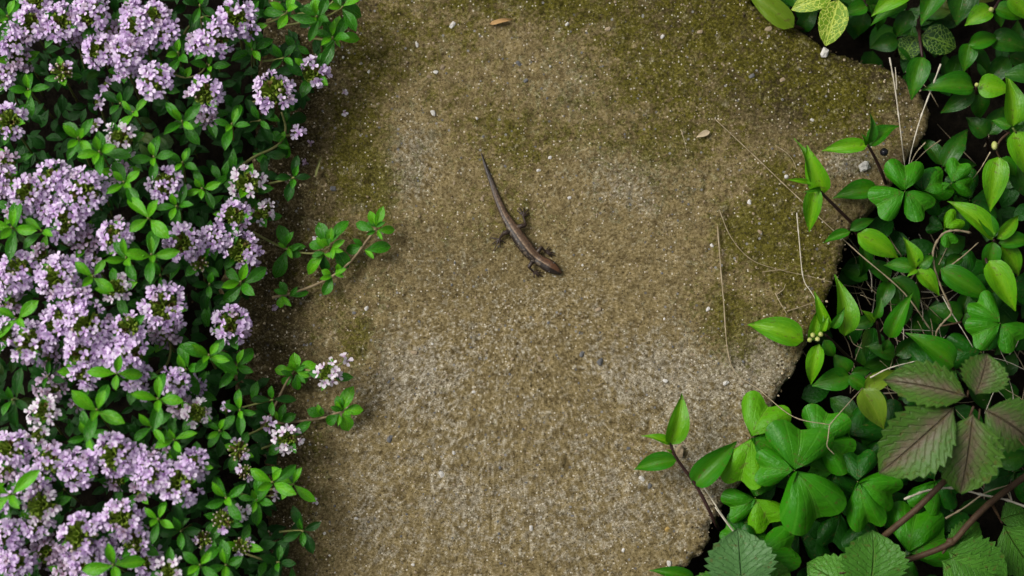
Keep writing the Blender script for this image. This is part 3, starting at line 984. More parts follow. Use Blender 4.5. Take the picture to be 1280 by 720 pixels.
SINGLES = [
    (192, 98, 24, 'F', 2, 'full lilac thyme flower head standing alone below the long top drift'),
    (77, 88, 15, 'B', 0, 'brownish pink budding thyme head cupped in dark leaves near top corner'),
    (133, 106, 9, 'S', -9, 'tiny lilac flowers deep in the dark hollow below the top drift'),
    (123, 127, 9, 'S', -9, 'narrow lilac flower tuft low in the dark hollow'),
    (256, 116, 23, 'R', 2, 'round lilac thyme head with second flower tier hanging below'),
    (258, 147, 12, 'D', -4, 'lower tier of lilac flowers under the round head'),
    (342, 112, 26, 'G', 2, 'large green centred thyme head with lilac flowers along one side'),
    (390, 90, 20, 'R', 2, 'lilac thyme head overhanging the slab on a green stalk'),
    (372, 165, 9, 'S', -3, 'pair of whitish flowers on a bent stalk at the thyme edge'),
    (10, 150, 21, 'G', 1, 'lilac and green thyme head cut by the margin near the dark hollow'),
    (149, 172, 22, 'S', 1, 'sparse white lilac head beside bright leafy shoots'),
    (116, 157, 9, 'B', -2, 'small pink bud cluster above the bright leafy shoots'),
    (150, 213, 12, 'D', -5, 'dull lilac head almost hidden under bright leaves'),
    (204, 226, 22, 'R', 1, 'compact lilac thyme head set on bright leaves above the crossed shoots'),
    (231, 233, 6, 'S', -3, 'single lilac flower on a thin stalk beside the compact head'),
    (308, 226, 24, 'S', -1, 'open spray of small white lilac flowers above the trailing shoot'),
    (248, 328, 13, 'B', 0, 'yellow green thyme bud head with leaves under the flower row'),
    (145, 358, 19, 'S', 0, 'loose lilac thyme head between leafy shoots near the big round head'),
    (118, 340, 8, 'D', -5, 'small faded lilac tuft above a yellow green shoot'),
    (203, 384, 29, 'R', 5, 'biggest round lilac thyme head with a dark tier beneath'),
    (205, 414, 19, 'D', -3, 'shaded lower flower tier under the biggest round head'),
    (160, 408, 21, 'G', 3, 'green hearted thyme head with whitish flowers beside the biggest head'),
    (287, 402, 25, 'R', 3, 'perfect ring of lilac flowers round a green heart against black shade'),
    (408, 467, 17, 'S', 1, 'lilac flower head leaning out over the slab'),
    (432, 450, 8, 'S', -2, 'faded flower tuft touching the slab beside the leaning head'),
    (52, 512, 20, 'S', 1, 'lilac head standing clear above the lower ridge near the margin'),
    (245, 514, 17, 'G', 0, 'half open thyme head with pink buds above the big clump'),
    (225, 506, 14, 'D', -3, 'dull lilac tuft behind the half open budding head'),
    (357, 548, 19, 'S', 1, 'wide open ring of lilac flowers by the low shoot on the slab'),
    (335, 530, 8, 'S', -2, 'little lilac flower pair above the wide open ring'),
    (298, 563, 15, 'B', 0, 'pink green bud head with two open flowers left of the wide ring'),
    (305, 590, 11, 'B', -1, 'small pink bud head beside the large glossy shoot'),
    (278, 650, 15, 'B', 1, 'bud head with a few lilac flowers below the large glossy shoot'),
    (303, 640, 9, 'S', 0, 'pair of pale lilac flowers beside the lower bud head'),
    (253, 675, 13, 'B', -2, 'round green bud head near the bottom among dark leaves'),
    (302, 683, 13, 'B', 0, 'cream tipped bud head lowest at the thyme edge'),
    (282, 511, 6, 'S', -2, 'lone lilac flower above the leafy shoots near mid edge'),
    (345, 618, 5, 'S', -3, 'lone lilac flower under the large glossy shoot'),
]
rows = []
for cl, hs_ in HEADS.items():
    order = sorted(range(len(hs_)), key=lambda i: (hs_[i][0], hs_[i][1]))
    for rank, i in enumerate(order):
        px, py, r, k, dz = hs_[i]
        if rank == 0:
            pos = 'leftmost of ' + cl
        elif rank == len(order) - 1:
            pos = 'rightmost of ' + cl
        else:
            pos = ring_words(rank) + ' from left in ' + cl
        rows.append((px, py, r, k, dz, f'{LOOK[k]} thyme head, {pos}'))
rows += SINGLES
SPEC = {'F': (0.066, 0.05, R(100)), 'R': (0.056, R(29), R(104)), 'S': (0.030, R(25), R(100)), 'B': (0.008, R(20), R(95)), 'D': (0.052, R(15), R(105)), 'G': (0.036, R(48), R(102))}
for hi, (px, py, r, k, dz, lab) in enumerate(rows):
    rn = random.Random(100 + hi)
    z = mound_top(px, py) + dz * 1.4
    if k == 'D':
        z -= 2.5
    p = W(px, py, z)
    axis = rand_axis(rn, 0.22, 0.12)
    root = thing('thyme_sprig', lab, 'thyme flower', p, 'flowering thyme sprigs beside the slab')
    rad = r * PX * (0.92 if r > 10 else 0.8)
    q = Vector((0, 0, 1)).rotation_difference(axis)
    c = p - axis * rad * 0.35
    stem_to(root, c, axis, 1.0, M['thyme_stem'])
    cal = (CALB if k == 'B' else CAL)[hi % 3]
    hm = Matrix.Translation(c) @ q.to_matrix().to_4x4() @ Matrix.Rotation(rn.uniform(0, 6.28), 4, 'Z') @ Matrix.Scale(rad * (0.98 if k in 'BG' else 0.86), 4)
    head = obj('flower_head', cal, root, hm)
    den, lo, hi_ = SPEC[k]
    N = max(2, int(den * r * r * 1.0 + (2 if k != 'B' else 1)))
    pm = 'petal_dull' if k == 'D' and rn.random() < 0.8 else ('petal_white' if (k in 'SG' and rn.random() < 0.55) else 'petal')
    gap = Vector((rn.uniform(-1, 1), rn.uniform(-1, 1), rn.uniform(-0.4, 0.6))).normalized()
    gapw = rn.choice((0.0, 0.0, 0.2, 0.3)) if r > 14 else 0.0
    N = max(2, int(N * rn.uniform(0.85, 1.2)))
    for d in fib_dirs(N, lo, hi_, rn, 0.22):
        if gapw and d.dot(gap) > 1 - gapw and rn.random() < 0.75:
            continue
        wd = q @ Vector((d.x, d.y, d.z * 0.82))
        nrm = (q @ d * 0.8 + Vector((rn.uniform(-.3, .3), -0.12 + rn.uniform(-.3, .3), 0.6))).normalized()
        pos = c + wd * rad * rn.uniform(0.84, 1.10)
        s = rn.uniform(2.6, 3.6) * MM
        qq = Vector((0, 0, 1)).rotation_difference(nrm)
        fm = Matrix.Translation(pos) @ qq.to_matrix().to_4x4() @ Matrix.Rotation(rn.uniform(0, 6.28), 4, 'Z') @ Matrix.Scale(s, 4)
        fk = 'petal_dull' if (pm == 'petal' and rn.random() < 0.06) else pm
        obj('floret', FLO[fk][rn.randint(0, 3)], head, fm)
    if r >= 12:
        thyme_leaves(root, c - axis * 0.0025, axis, rn.uniform(8.0, 10.5) * MM, 2, 0.0018, ['thyme_mid', 'thyme_mid'] if rn.random() < 0.45 else ['thyme_bright', 'thyme_mid'], rn.uniform(0, 3), rn, minlen=0.8)

# leafy shoots without flowers: (px, py, leaf length px, pairs, tone b/m/d, height offset mm, rotation deg, label)
SHOOTS = [
    (10, 20, 22, 3, 'm', 0, 20, 'mid green leafy thyme shoot in the extreme top corner'),
    (36, 112, 24, 3, 'm', -4, 60, 'dark glossy thyme shoot under the bud head in the top corner'),
    (98, 174, 26, 4, 'b', 5, 10, 'bright broad leafed thyme shoot above the flower row'),
    (124, 190, 25, 4, 'b', 6, 50, 'bright thyme shoot overlapping the broad one near the sparse head'),
    (155, 228, 24, 3, 'b', 2, 85, 'bright thyme shoot tucked under the compact lilac head'),
    (166, 140, 18, 2, 'b', 0, 95, 'small fresh thyme shoot with one drooping leaf above the sparse head'),
    (228, 152, 25, 3, 'm', 2, 95, 'glossy upright thyme shoot below the head with second tier'),
    (192, 196, 22, 3, 'm', 0, 45, 'mid green thyme shoot above the compact lilac head'),
    (228, 203, 19, 3, 'm', -1, 20, 'small leaved thyme shoot right of the compact head'),
    (290, 155, 24, 3, 'm', 1, 30, 'mid green thyme shoot under the green centred head'),
    (315, 62, 20, 2, 'm', -4, 70, 'dark thyme shoot right of the looping stem clump'),
    (252, 236, 20, 3, 'b', 1, 70, 'light thyme shoot beside the lone flower stalk'),
    (185, 273, 27, 2, 'b', 6, 5, 'cross shaped bright thyme shoot in the middle of the bed'),
    (220, 258, 22, 3, 'm', 1, 40, 'mid green thyme shoot right of the cross shaped one'),
    (15, 284, 27, 3, 'b', 4, 30, 'bright wide thyme shoot at the margin above the half height mass'),
    (52, 288, 22, 2, 'm', 2, 90, 'narrow upright thyme shoot between margin shoot and ring head'),
    (158, 322, 24, 3, 'b', 4, 60, 'bright thyme shoot with a leaf pointing up below the cross'),
    (190, 318, 26, 3, 'b', 5, 40, 'largest bright thyme shoot beside the row facing the slab'),
    (117, 345, 23, 2, 'b', 4, 10, 'four leaved yellow green thyme shoot above the dense band'),
    (200, 345, 24, 3, 'd', -5, 70, 'dark thyme shoot above the biggest round head'),
    (262, 356, 24, 3, 'd', -4, 35, 'dark leaved thyme shoot below the yellow green bud head'),
    (300, 352, 27, 3, 'm', -1, 5, 'long leaved thyme shoot pointing at the slab above the perfect ring'),
    (20, 398, 26, 2, 'b', 1, 95, 'thyme shoot with a blackened leaf tip at the margin'),
    (262, 444, 27, 4, 'b', 5, 15, 'bright star shaped thyme shoot below the perfect ring'),
    (232, 462, 25, 3, 'm', -2, 60, 'mid green thyme shoot left of the star shaped one'),
    (296, 456, 22, 3, 'm', -2, 20, 'dark tipped thyme shoot right of the star shaped one'),
    (146, 467, 23, 2, 'b', 4, 50, 'three leaved bright thyme shoot below the dense band'),
    (122, 512, 29, 3, 'b', 6, 20, 'largest pale thyme shoot with rounded leaves above the ridge'),
    (198, 498, 28, 3, 'b', 6, 45, 'large bright thyme shoot with leaf pointing up mid bed'),
    (190, 534, 22, 2, 'm', 0, 80, 'glossy thyme shoot hanging above the big clump'),
    (218, 550, 22, 3, 'b', 1, 65, 'thyme shoot with yellow green top leaf above the big clump'),
    (300, 512, 20, 3, 'm', 0, 40, 'fresh small thyme shoot by the dark edge at mid height'),
    (274, 538, 18, 3, 'm', -2, 15, 'narrow leaved thyme shoot left of the pink green bud head'),
    (340, 602, 28, 3, 'b', 4, 5, 'large glossy thyme shoot at the lower slab edge'),
    (366, 605, 24, 2, 'b', 4, 15, 'terminal thyme shoot reaching toward the slab from the glossy one'),
    (12, 618, 28, 2, 'b', 7, 92, 'thyme shoot with one long upright leaf at the lower margin'),
    (142, 706, 28, 2, 'b', 6, 60, 'pale broad thyme shoot at the bottom edge'),
    (198, 648, 20, 3, 'b', 0, 20, 'bright small thyme shoot under the big clump'),
    (226, 664, 25, 3, 'd', -4, 60, 'dark rounded thyme leaves below the big clump'),
    (282, 622, 25, 3, 'm', 2, 75, 'ribbed bright thyme shoot between bud heads'),
    (250, 706, 26, 3, 'm', 2, 10, 'broad thyme shoot on the bottom edge near the bud heads'),
    (282, 706, 25, 3, 'm', 2, 60, 'folded bright thyme shoot on the bottom edge nearest the slab'),
    (378, 664, 22, 3, 'd', 0, 60, 'dark thyme shoot low against the slab near the bottom'),
    (348, 702, 20, 3, 'd', -2, 30, 'dim feathery thyme shoot at the bottom beside the slab'),
    (354, 72, 22, 3, 'd', 0, 95, 'dark thyme shoot behind the overhanging head'),
    (358, 14, 24, 3, 'b', 3, 110, 'bright thyme shoot with buds at the top edge'),
    (395, 20, 22, 3, 'm', 2, 30, 'thyme shoot on the top edge above the slab corner'),
    (415, 46, 24, 3, 'm', 1, 25, 'leafy thyme tip overhanging the slab near the top'),
    (428, 8, 25, 2, 'm', 3, 160, 'thyme leaves poking over the slab at the top edge'),
    (367, 222, 22, 3, 'd', 0, 40, 'dark thyme shoot lying in shade on the slab below fallen flowers'),
    (325, 150, 22, 3, 'd', -4, 80, 'shaded thyme shoot below the green centred head'),
    (60, 470, 20, 3, 'd', -5, 30, 'dim thyme shoot under the dense band near the margin'),
    (15, 500, 24, 3, 'd', -6, 30, 'dark thyme shoot in the hollow at the lower margin'),
    (80, 612, 22, 3, 'd', -6, 30, 'dark thyme shoot in the black hollow of the lower ridge'),
    (110, 545, 24, 3, 'm', -4, 70, 'mid green thyme shoot beneath the largest pale one'),
    (320, 625, 22, 3, 'm', 0, 45, 'mid green thyme shoot below the large glossy one'),
    (340, 500, 20, 2, 'd', -2, 45, 'shaded thyme leaves under the leaning flower head'),
    (150, 130, 22, 3, 'd', -8, 15, 'dark thyme shoot deep in the top hollow'),
    (262, 82, 20, 3, 'm', -5, 45, 'mid green thyme shoot below the looping stem clump'),
    (222, 66, 22, 3, 'm', -4, 10, 'thyme shoot between the long top drift and looping stem'),
    (250, 8, 24, 3, 'd', -4, 20, 'dark thyme shoot at the top edge by the looping stem'),
]
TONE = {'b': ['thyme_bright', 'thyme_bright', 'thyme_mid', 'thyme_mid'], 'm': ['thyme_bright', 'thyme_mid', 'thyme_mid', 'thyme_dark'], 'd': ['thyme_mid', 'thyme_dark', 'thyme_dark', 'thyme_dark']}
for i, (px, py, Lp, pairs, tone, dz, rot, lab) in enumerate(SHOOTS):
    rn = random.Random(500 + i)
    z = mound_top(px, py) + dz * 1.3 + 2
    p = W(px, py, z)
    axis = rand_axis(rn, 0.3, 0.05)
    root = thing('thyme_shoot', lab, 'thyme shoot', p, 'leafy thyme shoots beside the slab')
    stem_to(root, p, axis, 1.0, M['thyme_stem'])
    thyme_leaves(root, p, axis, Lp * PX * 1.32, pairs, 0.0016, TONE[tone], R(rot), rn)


# trailing stems out over the slab
def trailing(label, stem_pts, leaves, mat, r=0.5, heads=()):
    P = [W(*p) for p in stem_pts]
    root = thing('trailing_thyme', label, 'thyme shoot', P[0], 'thyme runners trailing onto the slab')
    mb = MB()
    mb.tube(P, r * 1.1 * MM, r * 0.7 * MM, sides=6, n=6)
    obj('stem', mb.mesh('stem', mat), root)
    for (bx, by, bz, tx, ty, tz, w, tone) in leaves:
        leaf(root, 'thyme_' + tone, W(bx, by, bz), W(tx, ty, tz), w * PX * 1.12, rt.uniform(-0.3, 0.3))
        if abs(tx - bx) + abs(ty - by) > 14:      # a smaller companion leaf at the same node
            an = math.atan2(ty - by, tx - bx) + rt.choice((-1, 1)) * rt.uniform(0.6, 1.3)
            Lp = rt.uniform(11, 17)
            leaf(root, rt.choice(('thyme_bright', 'thyme_mid')), W(bx, by, bz + 0.6), W(bx + math.cos(an) * Lp, by + math.sin(an) * Lp, bz + rt.uniform(1, 4)), Lp * 0.45 * PX, rt.uniform(-0.3, 0.3))


trailing('brown thyme runner with a leafy tip reaching farthest over the slab',
         [(340, 372, 5), (363, 367, 4), (392, 357, 4), (416, 345, 5), (440, 325, 6), (456, 304, 8), (467, 290, 10), (470, 284, 11)],
         [(362, 370, 4, 386, 365, 3, 9, 'mid'), (415, 346, 5, 404, 369, 4, 12, 'mid'), (418, 343, 5, 432, 336, 8, 9, 'bright'), (414, 343, 5, 402, 338, 7, 8, 'bright'), (424, 338, 6, 422, 330, 9, 7, 'bright'),
          (456, 313, 7, 489, 307, 4, 14, 'mid'), (454, 308, 7, 432, 314, 5, 12, 'mid'), (469, 288, 10, 444, 279, 8, 11, 'mid'), (472, 288, 10, 494, 287, 8, 10, 'bright'),
          (470, 284, 11, 479, 258, 14, 10, 'bright'), (470, 284, 11, 462, 264, 14, 10, 'bright'), (358, 368, 5, 350, 352, 7, 9, 'mid'), (352, 370, 5, 350, 385, 4, 9, 'bright')], M['thyme_wood'], 0.62)
trailing('green thyme runner with two tufts of leaves above the brown runner',
         [(316, 290, 12), (336, 301, 8), (355, 310, 6), (378, 316, 6), (396, 316, 7), (410, 309, 9), (414, 306, 10)],
         [(357, 310, 6, 349, 281, 8, 15, 'mid'), (358, 313, 6, 344, 348, 3, 16, 'mid'), (360, 309, 6, 382, 308, 7, 8, 'mid'), (358, 306, 7, 366, 290, 11, 8, 'mid'), (362, 314, 6, 376, 320, 6, 9, 'mid'),
          (410, 305, 9, 398, 278, 10, 15, 'mid'), (413, 303, 10, 435, 275, 9, 13, 'mid'), (406, 316, 8, 384, 343, 4, 13, 'bright'), (418, 308, 9, 436, 335, 5, 16, 'mid'), (405, 310, 9, 386, 305, 9, 12, 'mid'),
          (412, 304, 11, 414, 285, 15, 9, 'bright'), (411, 307, 11, 400, 300, 14, 9, 'bright'), (405, 318, 8, 408, 340, 4, 12, 'dark'), (414, 312, 9, 430, 300, 12, 8, 'bright')], M['thyme_stem'], 0.5)
trailing('pale thyme runner with a bright three leaf tip below the leaning head',
         [(325, 532, 6), (346, 529, 4), (380, 526, 3.5), (405, 522, 4), (422, 516, 6), (430, 513, 7)],
         [(427, 514, 7, 441, 483, 10, 15, 'bright'), (430, 514, 7, 454, 512, 7, 13, 'bright'), (428, 517, 6, 436, 539, 4, 16, 'bright'), (424, 518, 6, 408, 530, 3, 12, 'mid'), (428, 513, 7, 421, 495, 9, 11, 'mid'),
          (402, 520, 4, 384, 512, 6, 12, 'mid'), (403, 520, 5, 402, 510, 8, 6, 'mid'), (350, 527, 5, 370, 518, 6, 11, 'mid'), (348, 526, 5, 356, 505, 7, 9, 'mid')], M['thyme_wood'], 0.6)
trailing('forked thyme runner with round leaves carrying the leaning flower head',
         [(338, 520, 5), (348, 498, 5), (358, 478, 7), (366, 466, 9), (372, 460, 10)],
         [(366, 466, 9, 343, 461, 8, 12, 'bright'), (369, 464, 10, 368, 441, 12, 13, 'bright'), (371, 465, 10, 395, 455, 10, 14, 'bright'), (366, 470, 8, 352, 480, 6, 10, 'mid'), (370, 468, 8, 372, 488, 5, 11, 'mid'), (374, 466, 9, 384, 478, 6, 9, 'mid'), (368, 462, 11, 362, 452, 14, 8, 'bright')], M['thyme_wood'], 0.5)
trailing('bent green thyme stalk with two hanging leaves at the mossy edge',
         [(296, 212, 12), (318, 196, 12), (340, 186, 12), (352, 176, 13), (357, 160, 15), (352, 140, 18)],
         [(346, 182, 12, 358, 196, 8, 12, 'dark'), (356, 168, 13, 357, 199, 6, 15, 'mid'), (350, 178, 13, 341, 164, 13, 12, 'mid'), (356, 155, 14, 384, 145, 8, 14, 'dark')], M['thyme_stem'], 0.62)
trailing('looping pale thyme stem arching through the top of the bed',
         [(226, 52, 22), (236, 34, 27), (252, 22, 30), (272, 20, 31), (282, 26, 30)], [(226, 54, 22, 246, 62, 20, 14, 'bright'), (224, 56, 22, 212, 74, 18, 13, 'mid')], M['thyme_stem'], 0.6)
trailing('thin thyme stalk crossing the gap below the looping stem clump',
         [(210, 90, 22), (232, 97, 24), (252, 90, 27), (262, 72, 29)], [(232, 97, 24, 238, 84, 27, 8, 'bright')], M['thyme_stem'], 0.45)
trailing('curved brown thyme stalk beside the star shaped shoot',
         [(196, 466, 18), (208, 456, 22), (213, 440, 24), (211, 424, 24)], [(211, 428, 24, 236, 428, 20, 12, 'dark')], M['thyme_stem'], 0.55)
trailing('leafy thyme stalk crossing the top edge over the slab corner',
         [(372, 18, 22), (396, 14, 22), (412, 6, 23), (422, -6, 24)], [(392, 16, 22, 404, 32, 18, 13, 'mid'), (398, 13, 22, 392, -2, 24, 12, 'bright'), (404, 22, 20, 419, 48, 14, 16, 'mid'), (420, 46, 13, 424, 20, 16, 12, 'bright'), (420, 48, 13, 450, 48, 10, 13, 'bright'), (420, 50, 12, 402, 62, 9, 9, 'mid'), (422, 6, 20, 453, 20, 14, 17, 'mid')], M['thyme_stem'], 0.55)

# ------------------------------------------------------------------ things lying on the slab
def place(name, mesh, px, py, s, rz, label, cat, dz=0.3, tilt=(0, 0)):
    p = W(px, py, zs(px, py) + dz)
    o = obj(name, mesh, None, Matrix.Translation(p) @ Matrix.Rotation(rz, 4, 'Z') @ Matrix.Rotation(tilt[0], 4, 'X') @ Matrix.Rotation(tilt[1], 4, 'Y') @ Matrix.Scale(s, 4))
    return tag(o, label, cat)


def chip(seed, mat, sx=1, sy=0.7, sz=0.35):
    mb = MB()
    mb.blob((0, 0, 0), (sx, sy, sz), seed, 0.28, lat=5, lon=8)
    return mb.mesh('pebble', mat, smooth=False)


place('pebble', chip(3, M['white_stone'], 1, 0.7, 0.5), 1031, 66, 7 * PX, 1.2, 'flat white stone chip lying under the yellow veined leaf', 'pebble', 1.0)
place('pebble', chip(8, M['white_stone'], 1, 0.75, 0.5), 1081, 208, 8.5 * PX, 0.9, 'jagged white stone chip beside the berry sprig', 'pebble', 1.0)
place('pebble', chip(14, M['tan_stone'], 1, 0.72, 0.6), 850, 564, 8 * PX, 1.3, 'brown pebble tucked behind the lone sprig on the slab', 'pebble', 1.2)


def flat_leaf(mat, seed):
    return leaf_mesh('dry_leaf', mat, p_weed, nu=8, nv=4, fold=0.05, arch=0.1, wave=0.04, seed=seed)


p0, p1 = W(612, 30, zs(612, 30) + 0.8), W(642, 24, zs(642, 24) + 0.9)
tag(obj('dry_leaf', flat_leaf(M['dry_leaf'], 1), None, frame(p0, p1, 9 * PX)), 'tan dry leaf scrap stuck on the slab near the top edge', 'leaf')
p0, p1 = W(887, 164, 1.2), W(870, 172, 1.3)
tag(obj('seed_husk', flat_leaf(M['husk'], 2), None, frame(p0, p1, 11 * PX)), 'pale curled seed husk beside the long straw', 'husk')
p0, p1 = W(394, 222, 1.5), W(402, 194, 2.5)
tag(obj('leaf_blade', flat_leaf(M['thyme_stem'], 3), None, frame(p0, p1, 5 * PX)), 'thin green leaf blade standing on the shaded slab edge', 'leaf')
FALL = [(431, 141, 'petal_white', 'whitish fallen flower on the slab beside the overhanging head'), (431, 115, 'petal_white', 'tiny pale petal on the slab nearest the overhanging head'), (388, 178, 'petal_dull', 'fallen lilac flower in the shade below the bent stalk'),
        (381, 203, 'petal_dull', 'lowest fallen lilac flower in the shade beside the leaf blade'), (395, 298, 'petal_white', 'white fallen petal caught on the green runner'), (343, 384, 'petal_dull', 'faded fallen flower on dark slab below the brown runner'), (394, 627, 'petal_white', 'cream petal on the slab near the glossy shoot'), (1245, 183, None, '')]
for i, (px, py, mk, lab) in enumerate(FALL):
    if not mk:
        continue
    o = place('fallen_flower', FLO[mk][i % 4], px, py, 2.6 * MM, i * 1.3, lab, 'fallen flower', 1.2 if i != 4 else 9, (0.7, 0.4))
    o['group'] = 'fallen thyme flowers on the slab'

rn = random.Random(21)
mb = MB()
for k in range(900):
    py = rn.uniform(-20, 740)
    if k % 3:
        px = mound_edge(py) + rn.gauss(10, 26)
    else:
        px = None
        for (a, b), (c, d) in zip(OUTLINE[2:38], OUTLINE[3:39]):
            if min(b, d) <= py <= max(b, d) and b != d:
                px = a + (c - a) * (py - b) / (d - b) - abs(rn.gauss(4, 14))
    if px is None:
        continue
    r = rn.uniform(0.2, 0.75) * MM
    mb.blob(W(px, py, zs(px, py) + 0.2), (r, r * rn.uniform(0.4, 0.9), r * 0.55), k, 0.3, lat=3, lon=5, mi=rn.choice((0, 0, 0, 0, 0, 0, 1)), rot=Quaternion((0, 0, 1), rn.uniform(0, 6)))
crumbs = obj('soil_crumbs', mb.mesh('soil_crumbs', [M['crumb'], M['husk']], smooth=False))
crumbs['kind'] = 'stuff'

# ------------------------------------------------------------------ dry stalks
def stalk(label, pts, r=0.32, mat='straw', extra=(), lift=0.0, end=0.5):
    P = [W(p[0], p[1], p[2]) for p in pts]
    mb = MB()
    mb.tube(P, r * MM, r * end * MM, sides=5, n=6, jit=0.45)
    for e in extra:
        mb.tube([W(*q) for q in e], r * 0.8 * MM, r * 0.45 * MM, sides=5, n=4)
    o = obj('dry_stalk', mb.mesh('dry_stalk', M[mat]))
    tag(o, label, 'dry grass', 'dry grass stalks over the slab edge')
    return o


stalk('long straight straw lying diagonally past the forked leaf sprig', [(1165, 415, -8), (1130, 366, 2), (1075, 318, 8), (1020, 268, 4), (985, 235, 2), (940, 192, 1.4), (894, 149, 1.2)], 0.33)
stalk('thin upright straw on the slab bending to a forked tip among the clover', [(897, 283, 1.2), (904, 370, 1.6), (914, 456, 2), (950, 488, 5), (992, 521, 22), (1037, 531, 26)], 0.30, extra=([(1037, 531, 26), (1058, 507, 22), (1078, 485, 16)], [(1037, 531, 26), (1035, 548, 26), (1034, 558, 26), (1043, 568, 26)]))
stalk('kinked hair thin straw curving across the moss', [(899, 262, 1.4), (914, 297, 1.3), (940, 325, 1.4), (978, 338, 1.6), (1010, 345, 2), (1040, 353, 4)], 0.2)
stalk('short straw crossing the kinked one', [(953, 340, 1.4), (968, 338, 1.8), (984, 337, 1.6)], 0.22)
stalk('pale straw running down from the forked sprig to the bud cluster', [(996, 266, 3), (999, 300, 3), (1004, 347, 3), (1014, 365, 6), (1024, 382, 9)], 0.28, 'straw_pale')
stalk('tiny hooked straw near the tip of the forked sprig', [(969, 182, 1.3), (982, 190, 1.8), (991, 200, 1.4), (996, 212, 1.4)], 0.2)
stalk('broken straw bit above the pale pointed leaf', [(969, 366, 1.4), (975, 378, 2), (984, 393, 1.6)], 0.28, extra=([(971, 368, 1.5), (979, 362, 2), (982, 355, 1.6)],))
stalk('short twig pointing at the bud cluster leaf', [(984, 389, 1.4), (1003, 383, 2.2), (1020, 377, 4)], 0.28)
stalk('fine dry thread beside the lizard', [(700, 294, 1.2), (708, 285, 1.6), (716, 276, 1.3)], 0.14, 'vine')
stalk('slender straw above the seed husk', [(851, 162, 1.3), (855, 175, 1.7), (859, 192, 1.3)], 0.16)
stalk('tall bleached stalk at the broken upper corner of the slab', [(1112, 72, 6), (1118, 105, 5), (1124, 150, 4), (1130, 200, 2), (1133, 222, -4)], 0.36, 'straw_pale', extra=([(1121, 112, 5), (1120, 95, 5), (1119, 84, 5)],))
stalk('bleached stalk leaning from the pointed leaf to the clover', [(1176, 80, 16), (1164, 112, 10), (1150, 150, 6), (1139, 190, 3), (1135, 214, 0)], 0.4, 'straw_pale')
stalk('thin straw parallel to the bleached pair above the clover', [(1157, 178, 2), (1146, 190, 2), (1138, 205, 1), (1132, 218, -2)], 0.28, 'straw')
stalk('dark straw reaching right from the clover leaf', [(1176, 175, 0), (1158, 188, 0), (1142, 204, -2), (1130, 216, -4)], 0.24, 'straw')
stalk('curling brown vine stem looping down between pointed leaves', [(1214, 291, 14), (1194, 288, 15), (1178, 293, 14), (1167, 312, 12), (1168, 334, 10), (1176, 358, 8), (1186, 380, 6), (1189, 392, 4), (1180, 402, 2), (1171, 414, 0), (1170, 426, -3)], 0.5, 'straw', end=0.8)
stalk('grey stalk rising from the pointed leaf beside the curling stem', [(1187, 333, 8), (1204, 320, 10), (1223, 303, 12)], 0.42, 'straw')
stalk('straight thin stalk dropping from the curling stem', [(1178, 370, 4), (1190, 392, 2), (1203, 412, 0), (1216, 434, -3)], 0.3, 'straw_pale')
stalk('white string like stalk over the creeper stems', [(1130, 624, 18), (1160, 613, 19), (1195, 610, 17), (1225, 618, 14), (1255, 624, 12), (1284, 634, 10)], 0.5, 'straw_pale', end=0.9)
stalk('split straw pair hanging over the slab edge beside the lone sprig', [(878, 606, 3), (900, 640, 6), (920, 668, 8), (928, 680, 8)], 0.32, 'straw_pale', extra=([(894, 634, 6), (910, 656, 8), (930, 682, 8)],))
stalk('straight straw under the bud on the upper vine', [(1238, 190, 14), (1225, 212, 8), (1212, 228, 2)], 0.24, 'straw')
stalk('dry straw crossing under the large dark leaf', [(1088, 472, 8), (1112, 460, 12), (1146, 451, 10)], 0.34, 'straw_pale')
stalk('yellow straw slanting below the creeper leaf', [(1182, 648, 4), (1206, 634, 8), (1232, 616, 10), (1262, 606, 10)], 0.5, 'straw')
stalk('thick straw pointing at the creeper leaf tip', [(1258, 610, 12), (1276, 598, 14), (1300, 582, 12)], 0.42, 'straw')

rn = random.Random(9)
mb = MB()
for k in range(200):
    if k < 120:
        px, py = rn.uniform(1062, 1180), rn.uniform(315, 500)
    elif k < 170:
        px, py = rn.uniform(1215, 1300), rn.uniform(400, 640)
    else:
        px, py = rn.uniform(1000, 1290), rn.uniform(90, 720)
        if px < 1120 and py < 330:
            continue
    z = rn.uniform(-38, -13)
    an = rn.uniform(0, 3.14) if rn.random() < 0.5 else rn.gauss(1.9, 0.4)
    L = rn.uniform(20, 70)
    a = W(px, py, z); b = W(px + math.cos(an) * L, py - math.sin(an) * L, z + rn.uniform(-8, 10))
    mid = a.lerp(b, 0.5) + Vector((rn.uniform(-2, 2), rn.uniform(-2, 2), rn.uniform(-1, 2))) * MM
    mb.tube([a, mid, b], rn.uniform(0.12, 0.30) * MM, 0.08 * MM, sides=4, n=3, mi=rn.choice((0, 0, 1)))
thatch = obj('dry_grass', mb.mesh('dry_grass', [M['straw'], M['straw_pale']]))
thatch['kind'] = 'stuff'

# ------------------------------------------------------------------ the weeds beyond the slab
def weed(name, label, cat, stem, leaves, mat='maroon', r=0.75, group=None, extra=None):
    """stem: (px, py, z mm) points; leaves: (bx, by, bz, tx, ty, tz, width px, tone[, roll])"""
    P = [W(*p) for p in stem]
    root = thing(name, label, cat, P[0], group)
    mb = MB()
    mb.tube(P, r * 1.1 * MM, r * 0.75 * MM, sides=7, n=5)
    obj('stem', mb.mesh('stem', M[mat]), root)
    for lf in leaves:
        bx, by, bz, tx, ty, tz, w, tone = lf[:8]
        roll = lf[8] if len(lf) > 8 else rt.uniform(-0.25, 0.25)
        leaf(root, tone, W(bx, by, bz), W(tx, ty, tz), w * PX * 1.06, roll)
    return root


